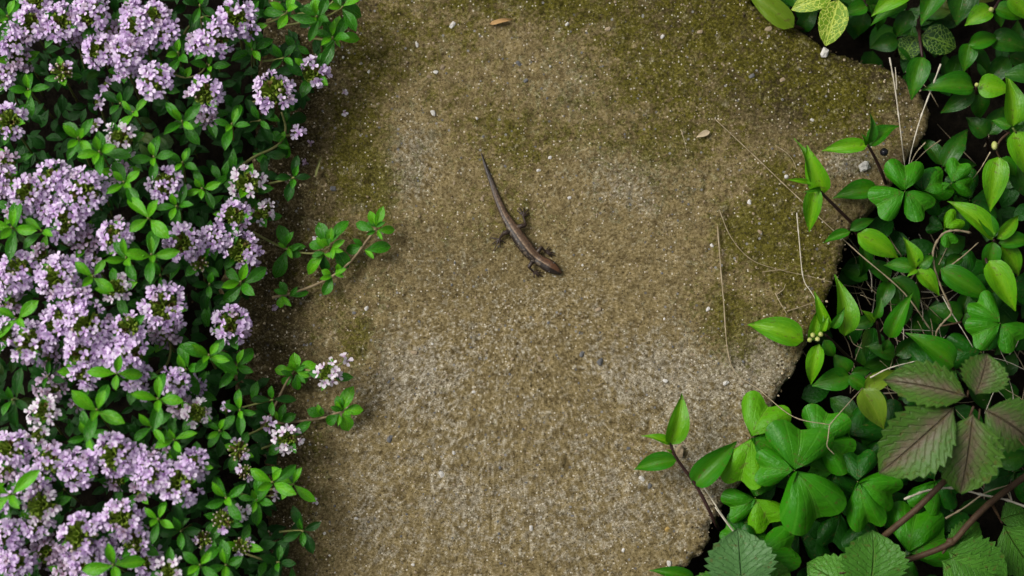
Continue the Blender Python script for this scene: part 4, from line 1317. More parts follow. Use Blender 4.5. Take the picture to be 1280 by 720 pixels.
B_, Md, Dk, Yl = 'weed_bright', 'weed_mid', 'weed_dark', 'weed_yellow'
WG = 'pointed leaf weeds along the slab edge'
w1 = weed('weed_sprig', 'bright forked leaf sprig on a dark stem reaching farthest over the moss', 'weed', [(1082, 298, -14), (1072, 286, 2), (1048, 262, 12), (1028, 242, 18), (1018, 232, 20)],
          [(1014, 230, 20, 997, 171, 22, 24, B_, 0.5), (1030, 242, 18, 1008, 184, 26, 38, B_, -0.4), (1020, 234, 20, 1011, 291, 14, 31, B_, 0.2), (1014, 230, 20, 984, 224, 22, 9, B_), (1026, 236, 20, 1006, 240, 24, 8, Md)], group=WG)
mb = MB(); mb.blob(W(983, 221, 21), 3.0 * PX, 2, 0.1); obj('bud', mb.mesh('bud', M['white_stone']), w1)
w2 = weed('weed_sprig', 'berry bearing sprig with drooping leaf above the clover', 'weed', [(1112, 244, -20), (1106, 226, 2), (1096, 202, 10), (1085, 181, 16)],
          [(1084, 182, 16, 1027, 187, 14, 27, B_, 0.1), (1083, 180, 17, 1090, 140, 24, 17, Md, 0.6), (1087, 183, 16, 1123, 155, 17, 34, Md, -0.5), (1084, 181, 17, 1078, 168, 22, 10, Md), (1098, 238, 4, 1041, 246, 3, 36, Md, 0.2)], group=WG)
mb = MB(); mb.blob(W(1105, 190, 12), 5.2 * PX, 2, 0.04, lat=8, lon=12); obj('berry', mb.mesh('berry', M['berry']), w2)
weed('weed_sprig', 'sprig with a wide yellow green leaf under the clover', 'weed', [(1080, 330, -25), (1074, 300, 4), (1068, 288, 12)],
     [(1063, 290, 12, 1028, 303, 8, 17, Md), (1062, 288, 12, 1094, 272, 10, 20, Dk), (1072, 292, 12, 1125, 323, 10, 40, B_, 0.15), (1078, 300, 6, 1076, 350, -8, 26, Dk)], group=WG)
weed('weed_sprig', 'star shaped sprig of four yellow green leaves right of the wide leaf', 'weed', [(1150, 372, -25), (1147, 348, 4), (1145, 336, 10)],
     [(1145, 335, 10, 1131, 296, 14, 28, B_, 0.2), (1146, 337, 10, 1176, 369, 8, 32, B_, -0.2), (1143, 334, 10, 1104, 331, 6, 26, Md), (1148, 333, 10, 1168, 318, 12, 22, Md), (1145, 336, 11, 1135, 345, 13, 12, B_)], group=WG)
w5 = weed('weed_sprig', 'bud topped sprig with a long pale leaf lying on the slab', 'weed', [(1082, 462, -30), (1060, 446, -8), (1044, 430, 8), (1032, 418, 14)],
          [(1004, 426, 12, 935, 404, 10, 47, B_, 0.1), (1056, 420, 14, 1048, 343, 18, 40, B_, 0.3), (1012, 426, 16, 1027, 381, 20, 27, B_, 0.4), (1036, 412, 16, 1018, 366, 22, 20, B_, -0.3), (1024, 430, 14, 1013, 482, 8, 29, B_, 0.2), (1030, 425, 15, 1044, 447, 10, 22, Md),
           (1040, 410, 18, 1056, 385, 22, 16, Md), (1028, 414, 18, 1035, 395, 22, 12, B_)], group=WG)
for k, (bx, by) in enumerate(((1016, 419), (1022, 424), (1012, 425), (1026, 418))):
    mb = MB(); mb.blob(W(bx, by, 19), 3.2 * PX, k, 0.15); obj('bud', mb.mesh('bud', M['weed_bud']), w5)
weed('weed_sprig', 'small sprig with one upright twisted leaf above the dry straw', 'weed', [(1104, 450, -30), (1100, 425, -6), (1096, 402, 4)],
     [(1092, 400, 6, 1064, 409, 4, 24, Md), (1094, 398, 6, 1102, 372, 10, 16, Md), (1112, 422, 2, 1139, 366, 10, 32, Md, -0.3), (1094, 402, 5, 1078, 388, 8, 14, B_), (1110, 424, 0, 1104, 440, -4, 16, Dk)], group=WG)
weed('weed_sprig', 'mid green sprig with two spreading leaves below the bud topped sprig', 'weed', [(1080, 500, -30), (1070, 482, -8), (1060, 470, 2)],
     [(1062, 470, 3, 1016, 483, 2, 40, Md), (1060, 466, 3, 1042, 443, 6, 34, Md), (1060, 470, 3, 1090, 489, 2, 26, Md), (1064, 466, 3, 1090, 462, 2, 20, Dk)], group=WG)
weed('weed_sprig', 'single yellowing round leaf beside the creeper leaf', 'weed', [(1086, 520, -28), (1082, 500, -4), (1078, 486, 8)], [(1078, 486, 8, 1106, 537, 6, 46, Yl, 0.1), (1080, 486, 6, 1122, 462, 4, 30, Yl)], group=WG)
weed('weed_sprig', 'broad dark leaf with a sharp tip above the creeper leaf', 'weed', [(1200, 476, -28), (1194, 466, -2), (1190, 458, 8)], [(1192, 458, 8, 1135, 415, 12, 44, Md, 0.1), (1194, 460, 4, 1150, 490, 0, 34, Dk)], group=WG)
weed('weed_sprig', 'broad striped leaf beside the curling brown stem', 'weed', [(1176, 352, -22), (1176, 342, 6), (1178, 336, 10)], [(1176, 336, 10, 1242, 373, 9, 42, Md, 0.15), (1180, 334, 6, 1205, 318, 2, 24, Dk)], group=WG)
weed('weed_sprig', 'wide pale leaf pointing down at the margin clover', 'weed', [(1236, 308, -10), (1232, 320, 8), (1234, 330, 12)], [(1236, 326, 12, 1271, 388, 12, 46, B_, 0.1)], group=WG)
weed('weed_sprig', 'glossy sprig with a large leaf aimed at the small clover', 'weed', [(1250, 330, -22), (1246, 308, 6), (1242, 300, 14)],
     [(1240, 300, 14, 1188, 249, 16, 42, B_, 0.3), (1244, 296, 14, 1214, 256, 14, 26, Md), (1246, 298, 14, 1276, 268, 12, 24, B_), (1242, 302, 12, 1236, 345, 6, 32, Md), (1248, 304, 10, 1294, 300, 10, 30, Md), (1252, 306, 8, 1276, 345, 4, 34, B_)], group=WG)
w13 = weed('weed_sprig', 'hanging pale leaf under a cream bud at the margin', 'weed', [(1262, 165, 14), (1250, 176, 14), (1246, 188, 14), (1250, 198, 12)], [(1248, 196, 12, 1238, 264, 8, 44, B_, 0.2), (1250, 198, 12, 1272, 220, 8, 26, Md), (1270, 205, 4, 1290, 250, 0, 40, Dk)], 'vine', 0.5, group=WG)
mb = MB(); mb.blob(W(1243, 182, 16), (4 * PX, 6 * PX, 4 * PX), 2, 0.08, lat=6, lon=8); obj('bud', mb.mesh('bud', M['weed_bud']), w13)
weed('weed_sprig', 'yellow green leaf cluster with an upright point on the margin', 'weed', [(1285, 185, -10), (1272, 168, 14), (1266, 160, 18)],
     [(1266, 158, 18, 1261, 91, 22, 42, B_, 0.2), (1268, 164, 16, 1290, 225, 12, 46, B_), (1264, 158, 16, 1240, 150, 14, 20, Md), (1272, 156, 14, 1300, 130, 14, 34, Md)], 'petiole', 0.6, group=WG)
w15 = weed('weed_sprig', 'opposite leaf pair lying flat below the patterned leaf', 'weed', [(1224, 135, -24), (1221, 118, 4), (1220, 108, 10)], [(1217, 109, 10, 1154, 110, 12, 42, Md, 0.1), (1222, 106, 10, 1264, 112, 12, 42, B_, 0.1), (1218, 112, 6, 1176, 142, 0, 34, Dk), (1222, 112, 6, 1226, 150, -4, 34, Dk)], group=WG)
mb = MB(); mb.blob(W(1221, 106, 13), 3 * PX, 2, 0.1); obj('bud', mb.mesh('bud', M['weed_bud']), w15)
weed('weed_sprig', 'spade shaped leaf pointing down at the bleached stalks', 'weed', [(1148, 25, -4), (1150, 50, 10), (1153, 72, 12)], [(1153, 71, 12, 1140, 124, 10, 40, Md, 0.1)], group=WG)
weed('weed_sprig', 'broad dark leaf hanging from the top edge near the patterned leaf', 'weed', [(1215, -30, 4), (1210, -18, 12), (1206, -10, 14)], [(1206, -12, 14, 1196, 30, 12, 54, Dk), (1176, -22, 14, 1152, 29, 14, 44, Md)], group=WG)
w18 = weed('weed_sprig', 'sprig with a cream bud and light leaf at the top margin', 'weed', [(1256, -10, 14), (1246, 6, 16), (1240, 14, 16)], [(1240, 12, 16, 1206, 31, 14, 36, B_), (1244, 10, 16, 1278, 22, 16, 36, Md), (1246, 14, 14, 1252, 34, 12, 20, Md), (1262, -6, 18, 1292, 26, 16, 38, B_)], group=WG)
mb = MB(); mb.blob(W(1239, 12, 19), 3.6 * PX, 2, 0.1); obj('bud', mb.mesh('bud', M['weed_bud']), w18)
weed('weed_sprig', 'stacked leaf sprig in the shade below the cream bud', 'weed', [(1212, 100, -24), (1210, 72, 2), (1210, 58, 6)], [(1210, 56, 8, 1250, 46, 6, 30, Md), (1212, 54, 6, 1206, 90, 4, 34, Md), (1236, 50, 4, 1290, 62, 4, 44, Dk), (1208, 60, 2, 1240, 90, -4, 30, Dk)], group=WG)
weed('weed_sprig', 'yellow green leaf leaning in from the top edge beside the veined pair', 'weed', [(1150, -20, 6), (1142, -14, 14), (1136, -8, 16)], [(1138, -12, 16, 1090, 18, 16, 40, B_), (1134, 4, 10, 1088, 30, 8, 26, Md), (1140, 14, 8, 1120, 46, 2, 32, Dk)], group=WG)
weed('weed_sprig', 'dark green leaf pair at the top edge right of the veined leaves', 'weed', [(1086, -8, -10), (1080, 2, 4), (1084, 8, 6)], [(1084, 8, 6, 1052, 20, 6, 28, Md), (1082, 14, 2, 1072, 46, -6, 34, Dk), (1088, 6, 6, 1100, 40, -4, 30, Dk)], group=WG)
weed('weed_sprig', 'olive strap leaf bending over the upper slab rim', 'weed', [(1010, 40, -20), (1002, 36, -2), (990, 30, 4)], [(992, 34, 4, 926, -22, 6, 40, Yl, -0.3), (1000, 40, -6, 1022, 0, 0, 30, Dk)], group=WG)
weed('weed_sprig', 'lone dark stemmed sprig with four leaves reaching onto the slab at the bottom', 'weed', [(898, 660, -14), (893, 651, 4), (872, 610, 9), (852, 582, 12), (842, 566, 14), (838, 553, 15)],
     [(837, 556, 15, 854, 493, 20, 38, B_, 0.25), (838, 555, 15, 803, 543, 17, 15, B_, 0.4), (846, 575, 13, 791, 586, 9, 31, Md, 0.2), (866, 606, 9, 920, 552, 14, 44, Md, -0.1), (840, 566, 14, 833, 562, 16, 5, B_)], group=WG)
weed('weed_sprig', 'low rounded leaf against the black gap at the slab corner', 'weed', [(888, 740, -10), (892, 726, -2), (896, 718, 2)], [(894, 720, 2, 917, 690, 4, 20, Md), (868, 724, 6, 812, 712, 8, 22, Md)], 'petiole', 0.5, group=WG)

# veined leaves
vl = thing('veined_sprig', 'pair of yellow veined leaves hanging over the slab at the top', 'weed', W(1044, -4, 14))
mb = MB(); mb.tube([W(1062, -22, 4), W(1050, -8, 14), W(1044, 2, 16)], 0.5 * MM, 0.4 * MM); obj('stem', mb.mesh('stem', M['maroon']), vl)
leaf(vl, 'yellow_vein', W(1048, 0, 16), W(1033, 56, 15), 37 * PX)
leaf(vl, 'yellow_vein', W(1040, -4, 16), W(990, 11, 15), 26 * PX)
vd = thing('veined_sprig', 'dark leaf with green net veins in the shade at the top', 'weed', W(1150, 40, -2))
mb = MB(); mb.tube([W(1150, 20, -20), W(1146, 36, -4), W(1152, 44, -2)], 0.5 * MM, 0.4 * MM); obj('stem', mb.mesh('stem', M['maroon']), vd)
leaf(vd, 'dark_vein', W(1152, 44, -1), W(1196, 58, -1), 40 * PX)
leaf(vd, 'dark_vein', W(1146, 46, -3), W(1128, 74, -6), 30 * PX)


# clover: each three-part leaf is a thing
def clover(label, cx, cy, z, leaflets, foot=(10, 20)):
    p = W(cx, cy, z)
    root = thing('clover_leaf', label, 'clover', p, 'clover leaves beside the slab')
    mb = MB(); mb.tube([W(cx + foot[0], cy + foot[1], -36), W(cx + foot[0] * 0.5, cy + foot[1] * 0.5, (z - 30) / 2), p], 0.42 * MM, 0.3 * MM, sides=5)
    obj('stalk', mb.mesh('stalk', M['petiole']), root)
    for (ang, L, w, tone, dz) in leaflets:
        a = R(ang)
        b = W(cx + math.cos(a) * 1.5, cy - math.sin(a) * 1.5, z)
        t = W(cx + math.cos(a) * L, cy - math.sin(a) * L, z + dz)
        leaf(root, tone, b, t, w * PX * 0.98, rt.uniform(-0.28, 0.28), 'leaflet')


CL, CM, CD = 'clover_light', 'clover', 'clover_dark'
clover('flat three part clover leaf beside the berry sprig', 1131, 239, 16, [(86, 42, 52, CM, 1), (207, 44, 48, CM, 0), (322, 42, 46, CM, 0)])
clover('small folded clover leaf in front of black shade', 1189, 229, 10, [(66, 33, 32, CM, 2), (352, 30, 26, CM, -2), (205, 12, 10, CM, 0)])
clover('shaded clover leaf half hidden behind the flat one', 1152, 240, 8, [(28, 40, 44, CM, 0), (335, 36, 38, CD, -3), (85, 34, 40, CD, 0)])
clover('clover leaf at the margin below the wide pale leaf', 1250, 404, 12, [(132, 46, 40, CM, 0), (205, 42, 44, CM, 0), (318, 38, 46, CM, 0)])
clover('light clover leaf lapping over the slab rim', 939, 547, 14, [(63, 58, 64, CL, 2), (257, 66, 56, CL, -2), (330, 58, 56, CM, -3)])
clover('largest clover leaf in the middle of the patch', 993, 588, 20, [(78, 62, 84, CM, 2), (300, 80, 86, CM, -2), (176, 52, 46, CM, -3)])
clover('yellow green clover leaf with short leaflets at the slab corner', 944, 622, 6, [(205, 42, 44, CM, 0), (302, 44, 50, CL, 0), (72, 36, 40, CM, 0)])
clover('clover leaf behind the largest one under the forked straw', 1022, 556, 10, [(72, 50, 62, CM, 2), (340, 50, 52, CM, 0), (200, 30, 40, CD, -2)])
clover('mid green clover leaf between the largest one and the creeper', 1042, 590, 4, [(40, 44, 50, CM, 0), (300, 46, 44, CD, -4), (170, 34, 40, CM, 0)])
clover('pale backed clover leaf right of the largest one', 1072, 602, 12, [(285, 66, 48, CM, -2), (338, 58, 48, CM, -2), (90, 44, 44, CD, -2)])
clover('wide clover leaf under the brown creeper stem', 1136, 692, 2, [(78, 66, 70, CM, 0), (25, 60, 64, CM, 0), (250, 46, 50, CM, 0), ])
clover('ridged clover leaf at the bottom beside the grey leaf', 944, 694, 8, [(12, 58, 56, CM, 0), (330, 50, 54, CM, -2), (130, 40, 40, CD, 0)])
clover('small clover leaf above the grey serrated leaf', 930, 672, 2, [(85, 34, 44, CD, 0), (150, 30, 34, CM, 0), (20, 30, 34, CM, 0)])
clover('dark clover leaf behind the curling stem', 1204, 352, -2, [(55, 40, 42, CD, 0), (110, 36, 36, CD, 0), (340, 34, 36, CD, 0)])
clover('tiny yellow clover leaf below the glossy sprig', 1180, 286, 6, [(40, 28, 28, CL, 0), (300, 24, 22, CM, 0), (160, 22, 24, CD, 0)])
clover('shaded clover leaf under the dark stems at the bottom', 1090, 650, -6, [(20, 50, 52, CD, 0), (250, 50, 50, CD, 0), (130, 46, 44, CD, 0)])
clover('clover leaf under the long creeper leaflet near the brown stem', 1168, 600, 4, [(250, 44, 44, CM, 0), (330, 44, 44, CD, 0), (120, 40, 40, CD, 0)])
clover('dim clover leaf at the foot of the dark leaf', 1160, 470, -6, [(100, 46, 46, CD, 0), (210, 44, 44, CD, 0), (330, 40, 44, CD, 0)])


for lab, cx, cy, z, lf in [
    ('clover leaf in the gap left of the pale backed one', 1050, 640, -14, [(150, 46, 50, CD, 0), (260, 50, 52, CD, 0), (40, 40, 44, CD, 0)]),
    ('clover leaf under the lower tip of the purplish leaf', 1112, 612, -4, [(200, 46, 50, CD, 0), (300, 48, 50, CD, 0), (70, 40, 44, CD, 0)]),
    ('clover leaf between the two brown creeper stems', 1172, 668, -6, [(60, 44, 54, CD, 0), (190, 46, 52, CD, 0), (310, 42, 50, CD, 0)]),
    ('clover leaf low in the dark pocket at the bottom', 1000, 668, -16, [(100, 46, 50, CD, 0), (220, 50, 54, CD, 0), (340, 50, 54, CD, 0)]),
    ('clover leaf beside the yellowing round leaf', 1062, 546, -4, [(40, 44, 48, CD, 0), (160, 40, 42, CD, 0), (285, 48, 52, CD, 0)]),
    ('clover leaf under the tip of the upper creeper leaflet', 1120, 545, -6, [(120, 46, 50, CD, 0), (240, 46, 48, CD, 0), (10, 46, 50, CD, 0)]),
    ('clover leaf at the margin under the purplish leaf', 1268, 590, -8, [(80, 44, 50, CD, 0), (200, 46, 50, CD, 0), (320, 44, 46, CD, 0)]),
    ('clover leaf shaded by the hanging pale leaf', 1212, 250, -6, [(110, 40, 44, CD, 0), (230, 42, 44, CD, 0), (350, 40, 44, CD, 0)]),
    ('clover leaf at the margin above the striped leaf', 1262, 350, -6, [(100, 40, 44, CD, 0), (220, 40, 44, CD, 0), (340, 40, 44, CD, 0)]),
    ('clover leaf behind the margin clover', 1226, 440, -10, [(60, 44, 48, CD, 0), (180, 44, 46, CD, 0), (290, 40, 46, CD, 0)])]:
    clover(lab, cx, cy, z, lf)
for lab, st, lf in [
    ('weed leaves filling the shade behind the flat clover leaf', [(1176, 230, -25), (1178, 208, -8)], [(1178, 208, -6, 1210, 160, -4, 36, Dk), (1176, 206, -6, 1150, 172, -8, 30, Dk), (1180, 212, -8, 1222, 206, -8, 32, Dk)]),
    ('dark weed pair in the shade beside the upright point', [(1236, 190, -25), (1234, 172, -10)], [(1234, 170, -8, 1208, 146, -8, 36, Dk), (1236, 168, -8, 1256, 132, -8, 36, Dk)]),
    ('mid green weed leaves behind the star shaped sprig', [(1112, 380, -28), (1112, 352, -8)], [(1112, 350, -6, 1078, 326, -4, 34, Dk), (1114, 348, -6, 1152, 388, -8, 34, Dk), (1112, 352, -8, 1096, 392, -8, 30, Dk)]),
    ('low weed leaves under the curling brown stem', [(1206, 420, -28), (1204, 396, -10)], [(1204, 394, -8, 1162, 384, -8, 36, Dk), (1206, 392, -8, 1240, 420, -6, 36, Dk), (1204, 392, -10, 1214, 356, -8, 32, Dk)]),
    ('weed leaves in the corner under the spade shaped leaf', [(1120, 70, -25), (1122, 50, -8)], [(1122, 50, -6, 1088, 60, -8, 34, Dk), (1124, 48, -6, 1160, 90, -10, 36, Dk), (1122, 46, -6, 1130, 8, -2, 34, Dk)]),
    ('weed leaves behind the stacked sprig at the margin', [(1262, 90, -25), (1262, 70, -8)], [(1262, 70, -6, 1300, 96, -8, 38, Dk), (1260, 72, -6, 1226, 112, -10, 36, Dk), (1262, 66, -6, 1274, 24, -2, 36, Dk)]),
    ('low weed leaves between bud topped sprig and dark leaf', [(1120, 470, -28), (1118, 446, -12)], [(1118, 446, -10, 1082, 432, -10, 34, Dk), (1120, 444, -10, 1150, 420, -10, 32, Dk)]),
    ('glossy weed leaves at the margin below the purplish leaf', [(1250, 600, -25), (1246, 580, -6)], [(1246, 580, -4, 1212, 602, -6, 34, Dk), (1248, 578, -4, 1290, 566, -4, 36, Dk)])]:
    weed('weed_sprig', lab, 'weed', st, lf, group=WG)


# creeper
def creeper(label, cx, cy, z, leaflets, foot, group='creeper leaves'):
    p = W(cx, cy, z)
    root = thing('creeper_leaf', label, 'creeper', p, group)
    mb = MB(); mb.tube([W(*foot), W((foot[0] + cx) / 2, (foot[1] + cy) / 2, (foot[2] + z) / 2 + 3), p], 0.7 * MM, 0.5 * MM, sides=6)
    obj('leaf_stalk', mb.mesh('leaf_stalk', M['vine']), root)
    for (bx, by, tx, ty, w, tone, tz) in leaflets:
        mb = MB(); mb.tube([p, W((cx + bx) / 2, (cy + by) / 2, z + 0.5), W(bx, by, z)], 0.4 * MM, 0.3 * MM, sides=5)
        lf = leaf(root, tone, W(bx, by, z + 0.3), W(tx, ty, tz), w * PX * 1.05, rt.uniform(-0.15, 0.15), 'leaflet')
        obj('leaflet_stalk', mb.mesh('leaflet_stalk', M['vine']), lf)


creeper('big purplish five part serrated creeper leaf on the margin', 1217, 508, 48, [(1210, 496, 1106, 472, 50, 'creeper', 46), (1194, 508, 1098, 592, 74, 'creeper', 40), (1216, 516, 1203, 620, 72, 'creeper', 40), (1219, 494, 1236, 442, 54, 'creeper', 50), (1230, 512, 1292, 552, 62, 'creeper', 44)], (1182, 600, 22))
creeper('grey green serrated creeper leaf at the bottom below the clover', 928, 742, 18, [(928, 740, 922, 662, 78, 'creeper_grey', 22), (936, 742, 990, 712, 50, 'creeper_green', 14), (922, 742, 860, 730, 40, 'creeper_green', 16)], (940, 770, -20))
creeper('light green serrated creeper leaf at the bottom beside the brown stems', 1086, 742, 22, [(1086, 738, 1092, 664, 74, 'creeper_green', 26), (1080, 742, 1008, 704, 56, 'creeper_green', 18), (1096, 742, 1150, 724, 44, 'creeper_green', 16)], (1100, 770, -20))
creeper('mid green creeper leaf in the bottom corner', 1178, 692, 14, [(1184, 688, 1262, 724, 66, 'creeper_green', 14), (1176, 700, 1250, 756, 60, 'creeper_green', 12), (1182, 690, 1228, 652, 34, 'creeper_green', 8)], (1186, 680, 8))
creeper('dark creeper leaf under the corner of the bottom margin', 1252, 652, 2, [(1254, 656, 1300, 720, 60, 'creeper_green', 0), (1250, 650, 1284, 640, 34, 'creeper_green', 2)], (1240, 630, -20))
cv = thing('creeper_vine', 'upper brown creeper stem running under the purplish leaf', 'creeper', W(1106, 671, 12), 'creeper stems')
mb = MB(); mb.tube([W(1184, 598, 24), W(1146, 636, 20), W(1120, 658, 16), W(1105, 671, 12), W(1090, 690, 0), W(1084, 710, -20)], 1.25 * MM, 1.4 * MM, sides=9); obj('stem', mb.mesh('stem', M['vine']), cv)
cv = thing('creeper_vine', 'longer jointed brown creeper stem crossing the bottom corner', 'creeper', W(1113, 706, 8), 'creeper stems')
mb = MB(); mb.tube([W(1310, 574, 12), W(1282, 595, 14), W(1236, 630, 16), W(1210, 656, 16), W(1188, 679, 15), W(1150, 695, 12), W(1113, 706, 8), W(1080, 722, -10)], 1.35 * MM, 1.2 * MM, sides=9); obj('stem', mb.mesh('stem', M['vine']), cv)
mb = MB(); mb.blob(W(1189, 677, 15), (2.1 * MM, 1.7 * MM, 1.6 * MM), 3, 0.1, lat=6, lon=9); obj('node', mb.mesh('node', M['vine']), cv)

# deep leaves on that side, plus taller unseen ones added for shade
rn = random.Random(5)
items = []
while len(items) < 900:
    px, py = rn.uniform(930, 1720), rn.uniform(-170, 890)
    q = W(px, py, 0)
    if seg_dist(np.array([q.x * 1000]), np.array([q.y * 1000]), poly)[0] > -3:
        continue
    vis = px < 1290 and 0 < py < 720
    z = rn.uniform(-34, -14) if vis else rn.uniform(-30, 55 if px > 1300 or py < -30 else 12)  # outer leaves out of view raised to block sky and darken the upper right
    if vis and rn.random() < 0.45:
        continue
    b = W(px, py, z)
    L = rn.uniform(9, 17) * MM
    an = rn.uniform(0, 6.283)
    el = rn.uniform(-0.3, 0.5)
    t = b + Vector((math.cos(an) * math.cos(el), math.sin(an) * math.cos(el), math.sin(el))) * L
    items.append((b, t, L * rn.uniform(0.5, 0.75), rn.uniform(-0.4, 0.4), rn.choice((0, 0, 0, 1, 1))))
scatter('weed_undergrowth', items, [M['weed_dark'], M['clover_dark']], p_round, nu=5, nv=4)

# ------------------------------------------------------------------ the lizard
LIFT = 0.35
SPINE = [(601.5, 191, 0.6), (605, 203, 1.5), (610, 217, 2.4), (615, 230, 3.0), (620, 245, 3.7), (625, 257, 4.3), (631, 270, 5.0), (637, 280, 6.0), (641, 287, 7.0), (646, 294, 7.6), (652, 303, 8.2), (659, 312, 8.2), (665, 319, 7.4), (671, 324, 6.6), (676, 327.5, 6.3),
         (682, 331, 7.4), (688, 334.5, 7.6), (694, 338, 5.8), (699, 341, 3.4), (701.5, 342.4, 1.2)]       # x, y, half-width in px
pts, rad = [], []
for i, (x, y, r) in enumerate(SPINE):
    hz = 0.62 * r if i < 8 else (0.72 * r if i < 15 else 0.62 * r)
    p = W(x, y, 0); z = (hz * PX + (LIFT + (0.5 if i >= 14 else 0.0)) * MM)
    pts.append(Vector((p.x, p.y, z))); rad.append((r * PX, hz * PX))
SP = catmull(pts, 4)
ra = 1.10 * np.interp(np.linspace(0, 1, len(SP)), np.linspace(0, 1, len(rad)), [a for a, b in rad])
rb = np.interp(np.linspace(0, 1, len(SP)), np.linspace(0, 1, len(rad)), [b for a, b in rad])
mb = MB()
S = 14
for i, p in enumerate(SP):
    t = (SP[min(i + 1, len(SP) - 1)] - SP[max(i - 1, 0)]).normalized()
    side = t.cross(Vector((0, 0, 1))).normalized()
    upv = side.cross(t)
    for k in range(S):
        an = 2 * math.pi * k / S
        c_, s_ = math.cos(an), math.sin(an)
        s2 = s_ if s_ > 0 else max(s_, -0.75)
        mb.v.append(p + side * c_ * abs(c_) ** -0.15 * ra[i] * 1.0 + upv * s2 * rb[i] if abs(c_) > 1e-3 else p + upv * s2 * rb[i]); mb.uv.append((0, 0))
for i in range(len(SP) - 1):
    for k in range(S):
        k2 = (k + 1) % S
        mb.f.append((i * S + k, (i + 1) * S + k, (i + 1) * S + k2, i * S + k2)); mb.m.append(0)
mb.f.append(tuple(range(S))); mb.m.append(0)
mb.f.append(tuple((len(SP) - 1) * S + k for k in reversed(range(S)))); mb.m.append(0)


def L3(x, y, z):
    return W(x, y, z + LIFT)


LEGS = [  # hip, knee, ankle, toes
    ((644, 285, 1.8), (657, 281, 2.2), (654, 270, 0.9), [(646, 263, 0.3), (649, 259, 0.3), (655, 259, 0.3), (661, 261, 0.3), (662, 268, 0.3)], 2.7, 2.0),
    ((638, 289, 1.8), (629, 292, 2.2), (624, 299, 0.9), [(612, 297, 0.3), (615, 305, 0.3), (617, 314, 0.3), (626, 310, 0.3), (632, 304, 0.3)], 2.9, 2.1),
    ((669, 319, 1.6), (677, 309, 2.2), (682, 315, 0.9), [(690, 312, 0.3), (694, 316, 0.3), (695, 320, 0.3), (690, 322, 0.3), (686, 308, 0.3)], 2.3, 1.7),
    ((667, 325, 1.6), (661, 334, 2.2), (667, 340, 0.9), [(674, 337.5, 0.3), (679, 341, 0.3), (679, 346, 0.3), (674, 347, 0.3), (668, 348, 0.3)], 2.3, 1.7)]
for hip, knee, ank, toes, r0, r1 in LEGS:
    a, b_, c_ = L3(*hip), L3(*knee), L3(*ank)
    mb.tube([a, a.lerp(b_, 0.6) + Vector((0, 0, 0.0003)), b_], r0 * 1.35 * PX, r1 * 1.35 * PX, sides=8, n=4)
    mb.tube([b_, b_.lerp(c_, 0.5), c_], r1 * PX * 1.05, 1.25 * PX, sides=8, n=4)
    mb.blob(b_, r1 * PX * 1.05, 1, 0.0, lat=5, lon=8)
    mb.blob(c_, (1.6 * PX, 1.6 * PX, 1.1 * PX), 1, 0.0, lat=5, lon=8)
    for tx, ty, tz in toes:
        tp = L3(tx, ty, tz - 0.3)
        mid = c_.lerp(tp, 0.5) + Vector((0, 0, 0.00035))
        mb.tube([c_, mid, tp], 1.15 * PX, 0.7 * PX, sides=6, n=4)
tmp = bpy.data.objects.new('tmp_body', mb.mesh('tmp_body', M['skin']))
C.objects.link(tmp)
rm = tmp.modifiers.new('r', 'REMESH'); rm.mode = 'VOXEL'; rm.voxel_size = 0.00016
sm = tmp.modifiers.new('s', 'SMOOTH'); sm.iterations = 3; sm.factor = 0.5
dg = bpy.context.evaluated_depsgraph_get()
body_me = bpy.data.meshes.new_from_object(tmp.evaluated_get(dg))
bpy.data.objects.remove(tmp)
body_me.name = 'lizard'
nvt = len(body_me.vertices)
co = np.empty(nvt * 3); body_me.vertices.foreach_get('co', co); co = co.reshape(-1, 3)
sp_ = np.array([tuple(p) for p in SP])
d2 = ((co[:, None, :2] - sp_[None, :, :2]) ** 2).sum(2)
ni = d2.argmin(1)
tan = np.gradient(sp_[:, :2], axis=0); tan /= np.linalg.norm(tan, axis=1)[:, None]
rel = co[:, :2] - sp_[ni, :2]
lat = (rel[:, 0] * tan[ni, 1] - rel[:, 1] * tan[ni, 0])      # signed side distance
tl_ = lat / ra[ni]
tt = np.maximum(np.abs(tl_ + 0.50), np.where(tl_ < -0.80, 0.72, 0))
s = ni / (len(SP) - 1)
hz = (co[:, 2] - sp_[ni, 2]) / rb[ni]
on_body = np.sqrt(d2.min(1)) < ra[ni] * 1.12
def mixv(a, b, f):
    return a * (1 - f[:, None]) + b * f[:, None]
def sstep(x, a, b):
    t = np.clip((x - a) / (b - a), 0, 1); return t * t * (3 - 2 * t)
back = np.tile(np.array([0.150, 0.086, 0.046]), (nvt, 1))
tailc = np.array([0.125, 0.100, 0.080])
headc = np.array([0.150, 0.066, 0.028])
back = mixv(back, tailc, 1 - sstep(s, 0.04, 0.34))
back = mixv(back, np.array([0.045, 0.038, 0.034]), 1 - sstep(s, 0.10, 0.22))
back = mixv(back, headc, sstep(s, 0.66, 0.80))
flank = np.array([0.016, 0.010, 0.006])
col = mixv(back, flank, sstep(tt, 0.64, 0.76) * (0.35 + 0.65 * sstep(s, 0.2, 0.4)))
line = np.exp(-((tt - 0.56) / 0.09) ** 2) * sstep(s, 0.12, 0.3) * (1 - sstep(s, 0.80, 0.88))
col = mixv(col, np.array([0.42, 0.30, 0.19]), line * 0.95)
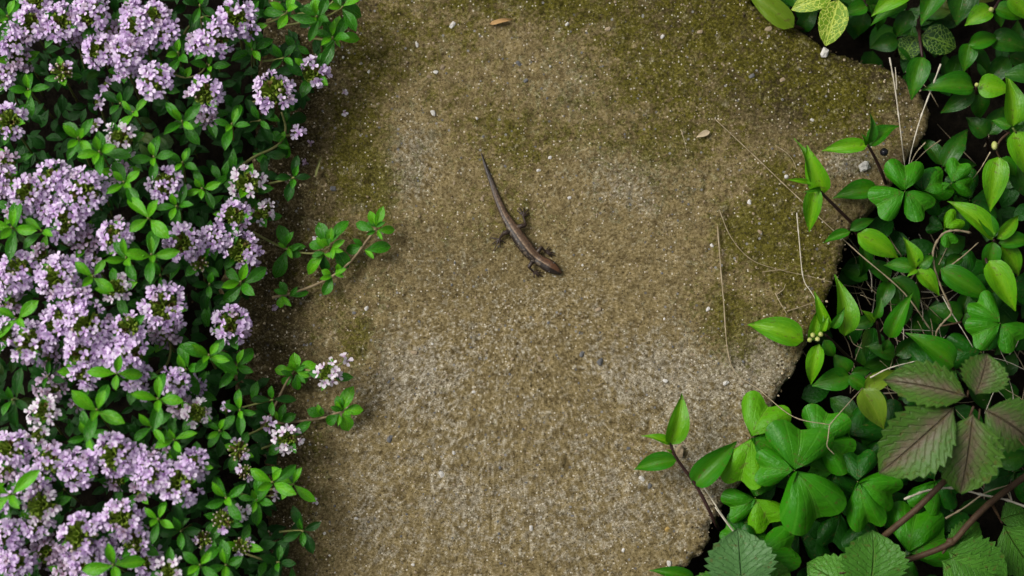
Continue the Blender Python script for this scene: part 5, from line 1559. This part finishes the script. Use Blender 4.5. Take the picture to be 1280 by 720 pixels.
col = mixv(col, np.array([0.04, 0.026, 0.017]), np.exp(-(tt / 0.10) ** 2) * 0.45 * sstep(s, 0.3, 0.4) * (1 - sstep(s, 0.74, 0.8)))
spots = (vnoise(co[:, 0] * 1000, co[:, 1] * 1000, 0.55, 77) > 0.08) & (tl_ > 0.42) & (tl_ < 0.9) & (s > 0.3) & (s < 0.78)
col = mixv(col, np.array([0.24, 0.18, 0.12]), spots * 0.6)
col = mixv(col, np.array([0.03, 0.019, 0.012]), (vnoise(co[:, 0] * 1000, co[:, 1] * 1000, 0.7, 78) > 0.16) * on_body * 0.55)
col = mixv(col, np.array([0.42, 0.33, 0.24]), (hz < -0.55) * 0.6 * on_body)
col = mixv(col, np.array([0.025, 0.016, 0.011]), sstep(s, 0.80, 0.86) * sstep(np.abs(tl_ + 0.1), 0.55, 0.75) * 0.9)
legc = np.tile(np.array([0.034, 0.018, 0.011]), (nvt, 1))
legc = mixv(legc, np.array([0.085, 0.058, 0.038]), ((np.sin(co[:, 0] * 6500) * np.sin(co[:, 1] * 6100)) > 0.6) * 0.6)
col = np.where(on_body[:, None], col, legc)
ca = np.ones((nvt, 4), np.float32); ca[:, :3] = col
body_me.color_attributes.new('pattern', 'FLOAT_COLOR', 'POINT').data.foreach_set('color', ca.ravel())
body_me.polygons.foreach_set('use_smooth', np.ones(len(body_me.polygons), dtype=bool))
if not body_me.materials:
    body_me.materials.append(M['skin'])
org = W(655, 305, 0)
body_me.transform(Matrix.Translation(-org))
liz = obj('lizard', body_me, None, Matrix.Translation(org))
tag(liz, 'small brown lizard with pale back stripes resting on the concrete slab', 'lizard')
iH = int(0.865 * (len(SP) - 1))
hp = SP[iH]; ht = (SP[iH + 1] - SP[iH - 1]).normalized(); hsd = ht.cross(Vector((0, 0, 1))).normalized()
for sgn in (1, -1):
    mb = MB(); mb.blob(hp + hsd * sgn * ra[iH] * 0.80 + Vector((0, 0, rb[iH] * 0.45)), 1.5 * PX, 1, 0.0, lat=6, lon=10)
    obj('eye', mb.mesh('eye', M['eye']), liz)
